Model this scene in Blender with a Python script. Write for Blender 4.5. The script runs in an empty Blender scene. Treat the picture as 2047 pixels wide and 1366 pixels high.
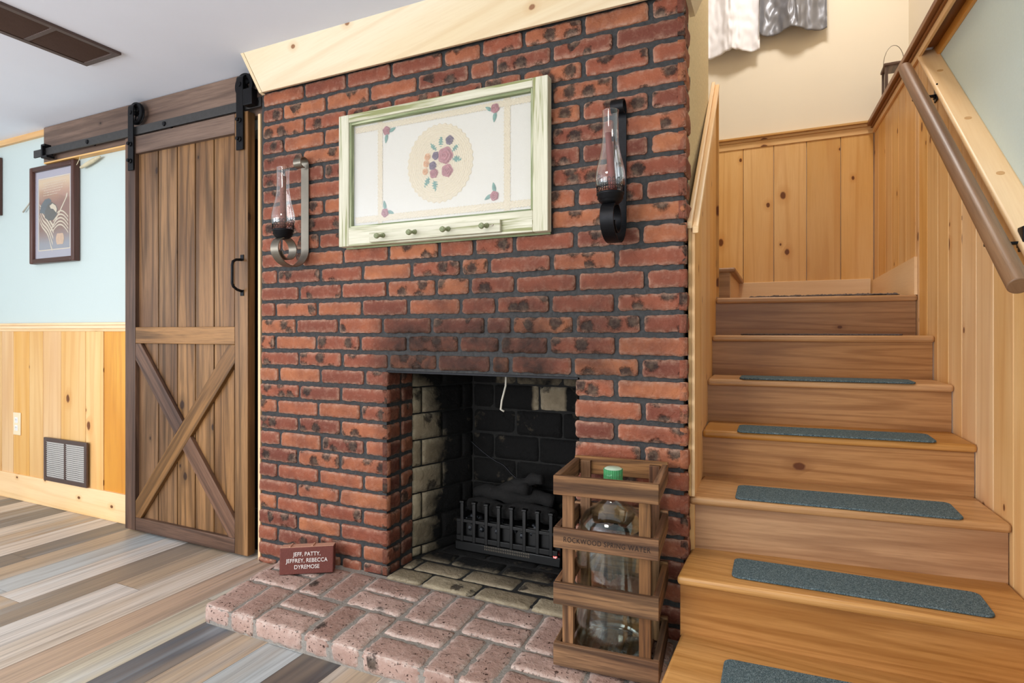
import bpy, math, random
from mathutils import Vector, Matrix, noise as mn
random.seed(7)
C = bpy.context.scene.collection
sc = bpy.context.scene
PI = math.pi

# ------------------------------------------------------------------ camera, world, lights, exposure
# metres; the brick face is the plane y=0, the floor z=0, the camera stands 1.9 m in front of the bricks
TH = math.atan(.4648)
cd = bpy.data.cameras.new('camera'); cd.sensor_width = 36; cd.lens = 1145/2047*36
cd.shift_y = -20/2047; cd.clip_start = .02
cam = bpy.data.objects.new('camera', cd); C.objects.link(cam)
cam.location = (0, -1.925, 1.075); cam.rotation_euler = (PI/2, 0, TH)
sc.camera = cam
sc.view_settings.view_transform = 'Standard'; sc.view_settings.look = 'None'
sc.view_settings.gamma = 1; sc.view_settings.use_curve_mapping = False
sc.view_settings.exposure = 0.3
w = bpy.data.worlds.new('world'); sc.world = w; w.use_nodes = True
w.node_tree.nodes['Background'].inputs[0].default_value = (.86, .92, 1, 1)
w.node_tree.nodes['Background'].inputs[1].default_value = 1.2
def area(name, loc, target, sx, sy, power, col):
    l = bpy.data.lights.new(name, 'AREA'); l.shape = 'RECTANGLE'; l.size = sx; l.size_y = sy
    l.energy = power; l.color = col
    o = bpy.data.objects.new(name, l); C.objects.link(o); o.location = loc
    o.rotation_euler = (Vector(target)-Vector(loc)).to_track_quat('-Z', 'Y').to_euler()
    return o
area('window_daylight', (-4.9, -3.4, 1.35), (-1.6, 0, .9), 1.6, 1.3, 30, (.88, .94, 1))
area('added_fill_daylight', (-2.6, -4.4, 1.2), (-1.6, 0, 1.35), 2.6, 2.0, 84, (.97, .985, 1))  # broad fill added behind the camera, aimed to lift bricks and ceiling
area('ceiling_lamp_light', (-.9, -1.9, 2.26), (-.9, -1.7, 0), .5, .5, 16, (1, .93, .84))
area('stairwell_lamp_light', (.15, 1.1, 4.1), (.15, 1.2, 0), .35, .35, 25, (1, .955, .90))

# ------------------------------------------------------------------ material helpers
def L(c):
    if isinstance(c, str): c = [int(c[i:i+2], 16)/255 for i in (0, 2, 4)]
    else: c = [v/255 for v in c]
    return tuple([(v/12.92 if v <= .04045 else ((v+.055)/1.055)**2.4) for v in c])+(1,)
class NT:
    def __init__(s, name):
        s.m = bpy.data.materials.new(name); s.m.use_nodes = True
        s.t = s.m.node_tree; s.n = s.t.nodes; s.b = s.n['Principled BSDF']; s.out = s.n['Material Output']
    def put(s, sock, v):
        if isinstance(v, bpy.types.NodeSocket): s.t.links.new(v, sock)
        elif v is not None: sock.default_value = v
    def node(s, kind, ins=None, **kw):
        nd = s.n.new(kind)
        for k, v in kw.items(): setattr(nd, k, v)
        for k, v in (ins or {}).items(): s.put(nd.inputs[k], v)
        return nd
    def math(s, op, a, b=0., c=0., clamp=False):
        nd = s.node('ShaderNodeMath', {0: a, 1: b, 2: c}, operation=op); nd.use_clamp = clamp; return nd.outputs[0]
    def mix(s, f, a, b, mode='MIX'):
        nd = s.n.new('ShaderNodeMix'); nd.data_type = 'RGBA'; nd.blend_type = mode
        s.put(nd.inputs[0], f); s.put(nd.inputs[6], a); s.put(nd.inputs[7], b); return nd.outputs[2]
    def xyz(s, v):
        nd = s.node('ShaderNodeSeparateXYZ', {0: v}); return nd.outputs
    def comb(s, x, y, z):
        return s.node('ShaderNodeCombineXYZ', {0: x, 1: y, 2: z}).outputs[0]
    def noise(s, vec, scale=1., detail=2., rough=.5, dist=0.):
        return s.node('ShaderNodeTexNoise', {'Vector': vec, 'Scale': scale, 'Detail': detail, 'Roughness': rough, 'Distortion': dist}).outputs[0]
    def rng(s, v, a, b, c=0., d=1.):
        nd = s.node('ShaderNodeMapRange', {0: v, 1: a, 2: b, 3: c, 4: d}); nd.clamp = True; return nd.outputs[0]
    def bump(s, h, strength=.3, dist=.01):
        nd = s.node('ShaderNodeBump', {'Height': h, 'Strength': strength, 'Distance': dist}); s.put(s.b.inputs['Normal'], nd.outputs[0])
    def tn(s):
        a = s.node('ShaderNodeAttribute', attribute_name='tn'); x = s.node('ShaderNodeSeparateColor', {0: a.outputs[0]})
        return x.outputs[0], x.outputs[1], x.outputs[2]
    def uv(s):
        return s.xyz(s.node('ShaderNodeUVMap', uv_map='uv').outputs[0])
    def obj(s): return s.node('ShaderNodeTexCoord').outputs['Object']
MATS = {}
def plain(name, col, rough=.6, metal=0., bump=0., bscale=60, var=0., spec=.5, coat=0):
    t = NT(name); b = t.b
    b.inputs['Roughness'].default_value = rough; b.inputs['Metallic'].default_value = metal
    b.inputs['Specular IOR Level'].default_value = spec; b.inputs['Coat Weight'].default_value = coat
    n = t.noise(t.obj(), bscale, 4, .6)
    f = t.rng(n, .3, .7)
    a = L(col); k = 1-var
    t.put(b.inputs['Base Color'], t.mix(f, (a[0]*k, a[1]*k, a[2]*k, 1), a))
    if bump: t.bump(n, bump, .004)
    MATS[name] = t.m; return t.m
def wood(name, light, dark, accent, grain=.35, knots=0., rough=.5, knot_col='5a2d12', fine=.25, tonevar=.25, bump=.15, ring=13., worn=None, spec=.35, streak=0., stretch=.42):
    """uv: u runs along the grain, v across it (metres); tn.r = random per board, tn.g = tone"""
    t = NT(name); u, v, _ = t.uv(); r, g, e = t.tn()
    z = t.math('MULTIPLY', r, 37.)
    A = t.noise(t.comb(t.math('MULTIPLY', u, stretch), t.math('MULTIPLY', v, 9.), z), 1., 1.5, .4, .15)
    rings = t.math('SINE', t.math('MULTIPLY', A, ring*6.28))
    rings = t.rng(rings, .1, 1.)
    F = t.noise(t.comb(t.math('MULTIPLY', u, 7.), t.math('MULTIPLY', v, 150.), z), 1., 3., .6)
    P = t.noise(t.comb(t.math('MULTIPLY', u, .9), t.math('MULTIPLY', v, 5.), t.math('ADD', z, 9.)), 1., 2., .5)
    col = t.mix(t.rng(P, .35, .68), L(light), L(accent))
    col = t.mix(t.math('MULTIPLY', rings, grain), col, L(dark))
    col = t.mix(t.math('MULTIPLY', t.rng(F, .42, .75), fine), col, L(dark))
    h = t.math('MULTIPLY', F, 1.)
    if streak:
        S = t.noise(t.comb(t.math('MULTIPLY', u, 1.6), t.math('MULTIPLY', v, 26.), t.math('ADD', z, 4.)), 1., 4., .6)
        col = t.mix(t.math('MULTIPLY', t.rng(S, .5, .68), streak), col, L(dark))
    if worn:
        W = t.noise(t.comb(t.math('MULTIPLY', u, 2.), t.math('MULTIPLY', v, 48.), t.math('ADD', z, 3.)), 1., 4., .6, .0)
        col = t.mix(t.rng(W, .52, .62), col, L(worn))
    if knots:
        V = t.node('ShaderNodeTexVoronoi', {'Vector': t.comb(t.math('MULTIPLY_ADD', u, 2.9, z), t.math('MULTIPLY_ADD', v, 4.4, t.math('MULTIPLY', z, .7)), 0.), 'Scale': 1.}, feature='F1', voronoi_dimensions='2D')
        wob = t.noise(t.comb(t.math('MULTIPLY', u, 40.), t.math('MULTIPLY', v, 40.), z), 1., 2.)
        dist = t.math('ADD', t.math('MULTIPLY', V.outputs['Distance'], t.math('MULTIPLY_ADD', t.xyz(V.outputs['Color'])[1], 1.5, .75)), t.math('MULTIPLY', wob, .03))
        pick = t.math('LESS_THAN', t.xyz(V.outputs['Color'])[0], knots)
        halo = t.math('MULTIPLY', t.math('MULTIPLY', t.rng(dist, .06, .20, 1, 0), pick), .45)
        core = t.math('MULTIPLY', t.rng(dist, .058, .080, 1, 0), pick)
        col = t.mix(halo, col, L(dark)); col = t.mix(t.math('MULTIPLY', core, .92), col, L(knot_col))
        h = t.math('SUBTRACT', h, core)
    tone = t.math('MULTIPLY_ADD', g, 2*tonevar, 1-tonevar)
    hsv = t.node('ShaderNodeHueSaturation', {'Color': col, 'Value': tone, 'Saturation': t.math('MULTIPLY_ADD', r, .2, .9)})
    t.put(t.b.inputs['Base Color'], hsv.outputs[0])
    t.b.inputs['Roughness'].default_value = rough; t.b.inputs['Specular IOR Level'].default_value = spec
    t.bump(h, bump, .002); MATS[name] = t.m; return t.m
def thin_glass(name, tint=(1, 1, 1, 1), rough=.02, f0=.06, k=.55):
    t = NT(name); t.n.remove(t.b)
    lw = t.node('ShaderNodeLayerWeight', {'Blend': .35}); fr = t.math('ADD', t.math('MULTIPLY', lw.outputs['Facing'], k), f0, clamp=True)
    fr = t.math('POWER', fr, 1.3)
    tr = t.node('ShaderNodeBsdfTransparent', {0: tint}); gl = t.node('ShaderNodeBsdfGlossy', {'Color': (1, 1, 1, 1), 'Roughness': rough})
    mx = t.node('ShaderNodeMixShader', {0: fr, 1: tr.outputs[0], 2: gl.outputs[0]})
    t.t.links.new(mx.outputs[0], t.out.inputs[0]); MATS[name] = t.m; return t.m
def brick_mat(name, c1, c2, c3, edge, sootc='241711', flash=.5, rough=.75, pits=0.):
    t = NT(name); r, s, e = t.tn(); u, v, _ = t.uv(); o = t.obj()
    col = t.mix(t.rng(r, 0., .5), L(c1), L(c2)); col = t.mix(t.rng(r, .5, 1.), col, L(c3))
    n1 = t.noise(o, 9., 4., .6); n2 = t.noise(o, 55., 4., .65); n3 = t.noise(o, 22., 3., .6, 1.)
    col = t.mix(t.math('MULTIPLY', t.rng(n1, .38, .66), .6), col, L(c3))
    col = t.mix(t.math('MULTIPLY', t.rng(n2, .52, .78), .2), col, L(edge))
    # dark over-burnt spots and scabs
    V = t.node('ShaderNodeTexVoronoi', {'Vector': t.comb(t.math('MULTIPLY_ADD', u, 13., t.math('MULTIPLY', r, 411.)), t.math('MULTIPLY_ADD', v, 13., t.math('MULTIPLY', r, 137.)), 0.), 'Scale': 1.}, feature='F1', voronoi_dimensions='2D')
    d = t.math('ADD', V.outputs['Distance'], t.math('MULTIPLY', t.math('SUBTRACT', n2, .5), .55))
    pick = t.math('LESS_THAN', t.xyz(V.outputs['Color'])[0], flash)
    spot = t.math('MULTIPLY', t.rng(d, .23, .38, 1, 0), pick)
    gate = t.math('GREATER_THAN', t.math('FRACT', t.math('MULTIPLY', r, 7.3)), .38)
    spot = t.math('MULTIPLY', t.math('MULTIPLY', spot, gate), .9)
    col = t.mix(spot, col, t.mix(t.rng(n2, .4, .7), L('1e1816'), L('5d5042')))
    if pits:
        p = t.math('MULTIPLY', t.rng(t.noise(o, 95., 2., .5, .5), .64, .70), pits); col = t.mix(p, col, L('3a2018'))
    col = t.mix(t.math('MULTIPLY', t.math('MULTIPLY', e, t.rng(n2, .3, .6)), .75), col, L(edge))
    sf = t.math('MULTIPLY', s, t.rng(t.math('ADD', n1, t.math('MULTIPLY', n3, .5)), .45, .95, .7, 1.25), clamp=True)
    col = t.mix(sf, col, L(sootc))
    t.put(t.b.inputs['Base Color'], col); t.b.inputs['Roughness'].default_value = rough
    t.b.inputs['Specular IOR Level'].default_value = .3
    h = t.math('ADD', t.math('MULTIPLY', n2, .7), t.math('MULTIPLY', n3, .8))
    h = t.math('SUBTRACT', h, t.math('MULTIPLY', spot, .6))
    if pits: h = t.math('SUBTRACT', h, p)
    t.bump(h, .9, .007); MATS[name] = t.m; return t.m

wood('pine', 'e8c08a', 'c4854a', 'dcab6c', grain=.26, knots=.58, rough=.42, fine=.16, tonevar=.14, ring=4.5, knot_col='63341a')
wood('pine_pale', 'efcfa4', 'cf9c64', 'e6bf8c', grain=.2, knots=.25, rough=.42, fine=.16, tonevar=.12, ring=4.)
wood('pine_light', 'ead8b8', 'cba16a', 'e2caa0', grain=.22, knots=.62, rough=.5, fine=.15, tonevar=.06, ring=4., knot_col='8a5426')
wood('pine_amber', 'e2a032', 'bb7214', 'd48b1c', grain=.2, knots=0, rough=.35, fine=.2, tonevar=.1, ring=3., streak=.4)
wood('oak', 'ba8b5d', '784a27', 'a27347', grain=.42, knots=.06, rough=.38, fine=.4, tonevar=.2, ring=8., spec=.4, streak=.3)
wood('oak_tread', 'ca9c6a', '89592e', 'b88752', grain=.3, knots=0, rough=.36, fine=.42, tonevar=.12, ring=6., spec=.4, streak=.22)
wood('barn_dark', '775641', '2d1c15', '543c30', grain=.5, knots=.25, rough=.45, fine=.5, tonevar=.28, ring=6., knot_col='26150e', streak=.5)
wood('barn_gold', '98714b', '35220f', '6a4a30', grain=.55, knots=.3, rough=.42, fine=.45, tonevar=.28, ring=6., knot_col='2b180e', streak=.45)
wood('header_wood', '836a5b', '35261f', '5f4a3f', grain=.4, knots=.35, rough=.5, fine=.4, tonevar=.2, ring=5., knot_col='2a1a14', streak=.4)
wood('crate_wood', '99704a', '2b180e', '6c462c', grain=.6, knots=.35, rough=.75, fine=.7, tonevar=.3, ring=6., knot_col='24120b', streak=.55, bump=.4)
wood('sash_paint', 'e0dbc8', 'a3a07c', 'd2cdb8', grain=.12, knots=0, rough=.6, fine=.35, tonevar=.05, ring=4., worn='8e9062', bump=.5, streak=.3)
wood('sash_green', '76835c', '43533a', '969b75', grain=.3, knots=0, rough=.6, fine=.5, tonevar=.06, worn='bdbf9f', bump=.4)
wood('frame_wood', '5a3a30', '2c1915', '4a2e27', grain=.2, rough=.35, fine=.3, ring=4.)
wood('rail_wood', '94704f', '503320', '7a563b', grain=.25, knots=.0, rough=.42, fine=.35, tonevar=.1, ring=5., spec=.4, streak=.4)
wood('trim_stain', '9c6230', '5d3315', '834d22', grain=.3, rough=.35, fine=.35, ring=5.)
brick_mat('brick', 'a86744', '914f38', '6a382b', 'c39c86', flash=.66)
brick_mat('hearth_brick', 'bd9f92', 'ae8f82', '967669', 'd6c5ba', flash=.03, pits=.9, rough=.85)
brick_mat('fire_brick', 'b5a588', 'a39278', '87775e', 'c4b79c', sootc='0a0908', flash=.25, rough=.9)
plain('mortar', '434242', .95, bump=1., bscale=70, var=.5)
plain('hearth_mortar', '9b938a', .95, bump=.9, bscale=110, var=.3)
plain('fire_mortar', '201f1d', .95, bump=.6, bscale=90, var=.5)
plain('ceiling_paint', 'eef2fd', .9, var=.02, bscale=4)
plain('aqua_paint', 'c6d2cf', .45, bump=.05, bscale=140, var=.03, spec=.4)
plain('sage_paint', 'cfe0dd', .5, bump=.05, bscale=120, var=.04)
plain('cream_paint', 'ebe0cc', .8, var=.02, bscale=3)
plain('plug', 'cf9f68', .5); plain('stucco', 'd6c295', .9, bump=.6, bscale=70, var=.16)
plain('black_iron', '1d1d20', .45, .7, bump=.1, bscale=90, var=.3)
plain('track_steel', '4c4a49', .5, .6, bump=.05, var=.2)
plain('plastic_black', '030303', .45, var=.2)
plain('log_char', '0e0b09', .9, bump=.9, bscale=60, var=.6)
plain('ember', '3a3d42', .12, .5, bump=1., bscale=140, var=.8)
plain('brown_metal', '5c4a44', .45, .3, var=.12, bscale=30)
plain('louver_grey', 'cfcac4', .5, .1, var=.1, bscale=20)
plain('duct_dark', '151210', .9, var=.3)
plain('almond', 'eed9b4', .4)
plain('white_plastic', 'f4f0ea', .35)
plain('linen', 'd0ccc2', .95, bump=.25, bscale=400, var=.04)
plain('lace', 'd2c6ae', .95, var=.12, bscale=220)
plain('rose', 'b58588', .9, var=.3, bscale=90)
plain('rose_dark', '857986', .9, var=.3, bscale=90)
plain('bud_peach', 'd9b08e', .9, var=.2, bscale=90)
plain('leaf_teal', '7b9d92', .9, var=.3, bscale=90)
plain('curtain_white', 'f0eff4', .75, var=.02, bscale=8)
plain('curtain_grey', '86878e', .40, .3, var=.1, bscale=10, spec=.5)
plain('engraved_brick', '6f3a31', .85, bump=.5, bscale=160, var=.2)
plain('brick_side', 'c9977e', .85, bump=.5, bscale=160, var=.15)
plain('letter_white', 'e8e0da', .8)
plain('stencil_ink', '2c1a10', .8, var=.3)
plain('cap_green', '4fa268', .4, var=.15, bscale=60)
plain('cap_top', 'bfd6bd', .4)
plain('candle_red', '7a3a30', .6, var=.25, bscale=60)
plain('candle_bumpy', '8a5848', .8, bump=1., bscale=160, var=.5)
plain('husk', 'd8cbaa', .8, var=.2, bscale=40)
plain('screw', '8d8478', .3, .9)
plain('pewter', '8c8376', .38, .9, var=.2, bscale=12)
plain('rug_grey', '6b5f5c', 1, bump=1., bscale=160, var=.6)
plain('mat_board', 'a9a2b0', .9, var=.03)
plain('wire_white', 'b9b2a4', .5)
MATS['black_iron'].node_tree.nodes['Principled BSDF'].inputs['Specular IOR Level'].default_value = .4
thin_glass('clear_glass', f0=.09, k=.75); thin_glass('sheet_glass', f0=.03); thin_glass('bottle_glass', (.93, .96, .94, 1), .03, .07)
t = NT('led_red'); t.b.inputs['Emission Color'].default_value = (1, .05, .04, 1); t.b.inputs['Emission Strength'].default_value = 6; MATS['led_red'] = t.m
# stair pad carpet
t = NT('carpet_teal'); o = t.obj(); n = t.noise(o, 330., 2., .7); n2 = t.noise(o, 120., 2., .6)
col = t.mix(t.rng(n, .35, .65), L('2b383d'), L('83959a')); col = t.mix(t.rng(n2, .45, .7), col, L('485a60'))
t.put(t.b.inputs['Base Color'], col); t.b.inputs['Roughness'].default_value = 1; t.b.inputs['Specular IOR Level'].default_value = .1
t.bump(n, 1., .004); MATS['carpet_teal'] = t.m
# vinyl plank floor: tn = plank colour
t = NT('floor_vinyl'); a = t.node('ShaderNodeAttribute', attribute_name='tn'); u, v, _ = t.uv()
G1 = t.noise(t.comb(t.math('MULTIPLY', u, .8), t.math('MULTIPLY', v, 26.), 0.), 1., 5., .6, .2)
G2 = t.noise(t.comb(t.math('MULTIPLY', u, 2.5), t.math('MULTIPLY', v, 80.), 3.), 1., 3., .6)
G3 = t.noise(t.comb(t.math('MULTIPLY', u, .5), t.math('MULTIPLY', v, 9.), 8.), 1., 2., .6)
col = t.mix(t.math('MULTIPLY', t.rng(G1, .47, .70), .62), a.outputs[0], (.16, .13, .11, 1))
col = t.mix(t.math('MULTIPLY', t.rng(G3, .5, .75), .5), col, L('c9ced0'))
col = t.mix(t.math('MULTIPLY', t.rng(G3, .5, .3), .35), col, L('b49c80'))
col = t.mix(t.math('MULTIPLY', t.rng(G2, .48, .75), .5), col, (.10, .085, .075, 1))
t.put(t.b.inputs['Base Color'], col); t.b.inputs['Roughness'].default_value = .42; t.bump(G2, .1, .002); MATS['floor_vinyl'] = t.m
# framed print: dusk gradient sheet in its own colours (print, not light)
t = NT('print_sheet'); u, v, _ = t.uv()
n = t.noise(t.obj(), 9., 3.); f = t.math('ADD', v, t.math('MULTIPLY', n, .1))
cr = t.node('ShaderNodeValToRGB', {0: f}); el = cr.color_ramp.elements
el[0].position = .12; el[0].color = L('8d8a95'); el[1].position = 1.; el[1].color = L('d9b98e')
for p, c_ in ((.24, '8a6a66'), (.32, '7d4a35'), (.7, '8a4b38'), (.85, 'b98563')):
    e_ = el.new(p); e_.color = L(c_)
t.put(t.b.inputs['Base Color'], cr.outputs[0]); t.b.inputs['Roughness'].default_value = .6; MATS['print_sheet'] = t.m

# ------------------------------------------------------------------ mesh helpers
class MB:
    def __init__(s): s.v = []; s.f = []; s.uv = []; s.tn = []
    def face(s, idx, uvs, tn): s.f.append(tuple(idx)); s.uv.append(uvs); s.tn.append(tn)
    def hexa(s, p, grain=2, tn=None, uo=(0, 0)):
        """p: 8 points, bit order x,y,z (000,100,010,110,001,...)"""
        if tn is None: tn = (random.random(), random.random(), 0)
        b = len(s.v); p = [Vector(q) for q in p]; s.v += p
        org = p[0]
        ex = (p[1]-p[0]).normalized(); ey = (p[2]-p[0]).normalized(); ez = (p[4]-p[0]).normalized(); E = (ex, ey, ez)
        ga = E[grain]
        fs = (((0, 4, 6, 2), 0), ((1, 3, 7, 5), 0), ((0, 1, 5, 4), 1), ((2, 6, 7, 3), 1), ((0, 2, 3, 1), 2), ((4, 5, 7, 6), 2))
        for idx, ax in fs:
            oth = [k for k in (0, 1, 2) if k != ax]
            if grain in oth: ua, va = E[grain], E[[k for k in oth if k != grain][0]]
            else: ua, va = E[oth[0]], E[oth[1]]
            vs = .13*ax
            if ax == grain: s.face([b+i for i in idx], [((p[i]-org).dot(ua)*.1+uo[0], (p[i]-org).dot(va)+uo[1]+vs) for i in idx], tn)
            else: s.face([b+i for i in idx], [((p[i]-org).dot(ua)+uo[0], (p[i]-org).dot(va)+uo[1]+vs) for i in idx], tn)
        return s
    def box(s, lo, hi, grain=None, tn=None, M=None):
        d = [hi[i]-lo[i] for i in range(3)]
        if grain is None: grain = d.index(max(d))
        p = [Vector((lo[0] if not i & 1 else hi[0], lo[1] if not i & 2 else hi[1], lo[2] if not i & 4 else hi[2])) for i in range(8)]
        if M: p = [M @ q for q in p]
        return s.hexa(p, grain, tn)
    def grid(s, fn, nu, nv, tn=(.5, .5, 0), tnf=None, closeu=False):
        b = len(s.v)
        for j in range(nv+1):
            for i in range(nu+(0 if closeu else 1)): s.v.append(Vector(fn(i/nu, j/nv)))
        W = nu if closeu else nu+1
        for j in range(nv):
            for i in range(nu):
                q = [b+j*W+i, b+j*W+(i+1) % W, b+(j+1)*W+(i+1) % W, b+(j+1)*W+i]
                uv = [(i/nu, j/nv), ((i+1)/nu, j/nv), ((i+1)/nu, (j+1)/nv), (i/nu, (j+1)/nv)]
                s.face(q, uv, tn if tnf is None else tuple(tnf(*k) for k in uv))
        return s
    def lathe(s, prof, n=32, c=(0, 0, 0), tn=(.5, .5, 0), M=None):
        def fn(a, t_):
            k = t_*(len(prof)-1); i = min(int(round(k)), len(prof)-1); r, z = prof[i]
            p = Vector((c[0]+r*math.cos(a*2*PI), c[1]+r*math.sin(a*2*PI), c[2]+z)); return M @ p if M else p
        return s.grid(fn, n, len(prof)-1, tn, closeu=True)
    def tube(s, pts, r, n=12, tn=(.5, .5, 0), caps=True):
        pts = [Vector(p) for p in pts]; N = len(pts); rr = r if isinstance(r, (list, tuple)) else [r]*N
        T = [(pts[min(i+1, N-1)]-pts[max(i-1, 0)]).normalized() for i in range(N)]
        a = T[0].orthogonal().normalized(); b0 = len(s.v); Ls = [0]
        for i in range(1, N): Ls.append(Ls[-1]+(pts[i]-pts[i-1]).length)
        for i in range(N):
            a = (a-T[i]*a.dot(T[i])).normalized(); bb = T[i].cross(a)
            for k in range(n):
                an = 2*PI*k/n; s.v.append(pts[i]+(a*math.cos(an)+bb*math.sin(an))*rr[i])
        for i in range(N-1):
            for k in range(n):
                k2 = (k+1) % n; c1 = 2*PI*rr[i]/n
                s.face([b0+i*n+k, b0+i*n+k2, b0+(i+1)*n+k2, b0+(i+1)*n+k],
                       [(Ls[i], k*c1), (Ls[i], (k+1)*c1), (Ls[i+1], (k+1)*c1), (Ls[i+1], k*c1)], tn)
        if caps:
            for i0, rev in ((0, True), ((N-1)*n, False)):
                idx = [b0+i0+k for k in range(n)]
                if rev: idx = idx[::-1]
                s.face(idx, [(.01*math.cos(k), .01*math.sin(k)) for k in range(n)], tn)
        return s
    def strap(s, path, wdir, width, thick, tn=(.5, .5, 0)):
        """flat bar following path, wide along wdir"""
        pts = [Vector(p) for p in path]; N = len(pts); wd = Vector(wdir).normalized(); b = len(s.v)
        for i in range(N):
            T = (pts[min(i+1, N-1)]-pts[max(i-1, 0)]).normalized(); nn = T.cross(wd).normalized()
            for sx, sy in ((-1, -1), (1, -1), (1, 1), (-1, 1)): s.v.append(pts[i]+wd*sx*width/2+nn*sy*thick/2)
        for i in range(N-1):
            for k in range(4):
                k2 = (k+1) % 4; s.face([b+i*4+k, b+i*4+k2, b+i*4+4+k2, b+i*4+4+k], [(i*.01, k*.02), (i*.01, k*.02+.02), (i*.01+.01, k*.02+.02), (i*.01+.01, k*.02)], tn)
        s.face([b+3, b+2, b+1, b], [(0, 0)]*4, tn); e = b+(N-1)*4; s.face([e, e+1, e+2, e+3], [(0, 0)]*4, tn)
        return s
    def build(s, name, mat, parent=None, bevel=0., smooth=False, seg=2, solid=0.):
        o0 = Vector((0, 0, 0))
        if parent is not None: o0 = ORG.get(parent.name, Vector((0, 0, 0)))
        else:
            n = len(s.v); o0 = Vector((sum(q.x for q in s.v)/n, sum(q.y for q in s.v)/n, min(q.z for q in s.v)))
        me = bpy.data.meshes.new(name); me.from_pydata([q-o0 for q in s.v], [], s.f)
        me.uv_layers.new(name='uv'); me.color_attributes.new('tn', 'FLOAT_COLOR', 'CORNER')
        ub = []; cb = []
        for f, uv, tn in zip(s.f, s.uv, s.tn):
            per = isinstance(tn[0], (tuple, list))
            for j in range(len(f)):
                ub += uv[j]; c = tn[j] if per else tn; cb += [c[0], c[1], c[2], 1]
        me.uv_layers['uv'].data.foreach_set('uv', ub); me.color_attributes['tn'].data.foreach_set('color', cb)
        me.materials.append(MATS[mat]); me.validate(); me.update()
        if smooth: me.polygons.foreach_set('use_smooth', [True]*len(me.polygons))
        o = bpy.data.objects.new(name, me); C.objects.link(o)
        if parent is not None: o.parent = parent
        else: o.location = o0
        ORG[o.name] = o0
        if solid:
            m = o.modifiers.new('solid', 'SOLIDIFY'); m.thickness = solid; m.offset = 0
        if bevel:
            m = o.modifiers.new('bevel', 'BEVEL'); m.width = bevel; m.segments = seg; m.limit_method = 'ANGLE'; m.angle_limit = .7
            me.polygons.foreach_set('use_smooth', [True]*len(me.polygons)); me.set_sharp_from_angle(angle=.9)
        return o
ORG = {}
def tag(o, label=None, cat=None, group=None):
    if label: o['label'] = label
    if cat: o['category'] = cat
    if group: o['group'] = group
    return o
def struct(o): o['kind'] = 'structure'; return o
def thing(name, loc, label, cat, group=None):
    o = bpy.data.objects.new(name, None); C.objects.link(o); o.location = loc; o.empty_display_size = .05
    ORG[o.name] = Vector(loc); return tag(o, label, cat, group)
def copy_tree(o, delta, label=None):
    c = o.copy(); C.objects.link(c); c.location = o.location+Vector(delta)
    if label: c['label'] = label
    for ch in list(o.children):
        d = ch.copy(); C.objects.link(d); d.parent = c
        for g in list(ch.children):
            e = g.copy(); C.objects.link(e); e.parent = d
    return c
def text(name, body, M, size, mat, parent, align='CENTER', extrude=.0006, xs=1., font_space=1., bold=0.):
    cu = bpy.data.curves.new(name, 'FONT'); cu.body = body; cu.size = size; cu.align_x = align; cu.align_y = 'CENTER'; cu.extrude = extrude
    cu.space_character = font_space; cu.offset = bold
    tmp = bpy.data.objects.new('tmp', cu); C.objects.link(tmp)
    bpy.context.view_layer.update()
    me = bpy.data.meshes.new_from_object(tmp); bpy.data.objects.remove(tmp)
    o0 = ORG[parent.name]
    me.transform(Matrix.Translation(-o0) @ M @ Matrix.Diagonal((xs, 1, 1, 1))); me.materials.clear(); me.materials.append(MATS[mat])
    o = bpy.data.objects.new(name, me); C.objects.link(o); o.parent = parent; ORG[o.name] = o0; return o
FRONT = Matrix(((1, 0, 0, 0), (0, 0, -1, 0), (0, 1, 0, 0), (0, 0, 0, 1)))   # text plane facing -y
def T(x, y, z): return Matrix.Translation((x, y, z))

# ------------------------------------------------------------------ measures
CEIL = 2.325; WL = .085                      # ceiling height, plane of the aqua wall
RW = lambda Y, off=0.: .609-.038*Y+off       # face of the pine panelling on the right of the stairs
BACK = 2.155                                 # landing's back wall
SZ = [.176, .352, .528, .704, .88, 1.058, 1.240]
SL = [-.441, -.183, .045, .330, .560, .81, 1.05]
SR = [-.40, -.145, .143, .415, .650, .89, 1.15]

# ------------------------------------------------------------------ floor
fl = MB(); PW = .161
tones = {'dk': '6a6765', 'sl': '5a6068', 'tp': '8d8073', 'tan': 'b8a28a', 'lt': 'cfc3b6', 'gr': 'b4babb', 'bg': 'c4bba6', 'rd': 'b79c86', 'wh': 'd6cdc4', 'ch': '4a4748'}
spec = {-1: ['sl', 'sl'], 0: ['tan', 'rd'], 1: ['gr', 'gr'], 2: ['ch', 'ch'], 3: ['tan', 'bg'], 4: ['lt', 'gr'], 5: ['tp', 'tan'], -2: ['bg', 'bg'], -3: ['rd', 'lt'], -4: ['lt', 'tp'], -5: ['tan', 'wh'],
        -6: ['tp', 'sl'], -7: ['wh', 'tan'], -8: ['gr', 'gr'], -9: ['tan', 'tan'], -10: ['dk', 'tp'], -11: ['wh', 'lt'], -12: ['tan', 'tp'], -13: ['lt', 'lt'], -14: ['dk', 'dk'], -15: ['tp', 'tan'], -16: ['lt', 'wh'], -17: ['dk', 'dk'], -18: ['tan', 'lt'], -19: ['tp', 'tp']}
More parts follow.
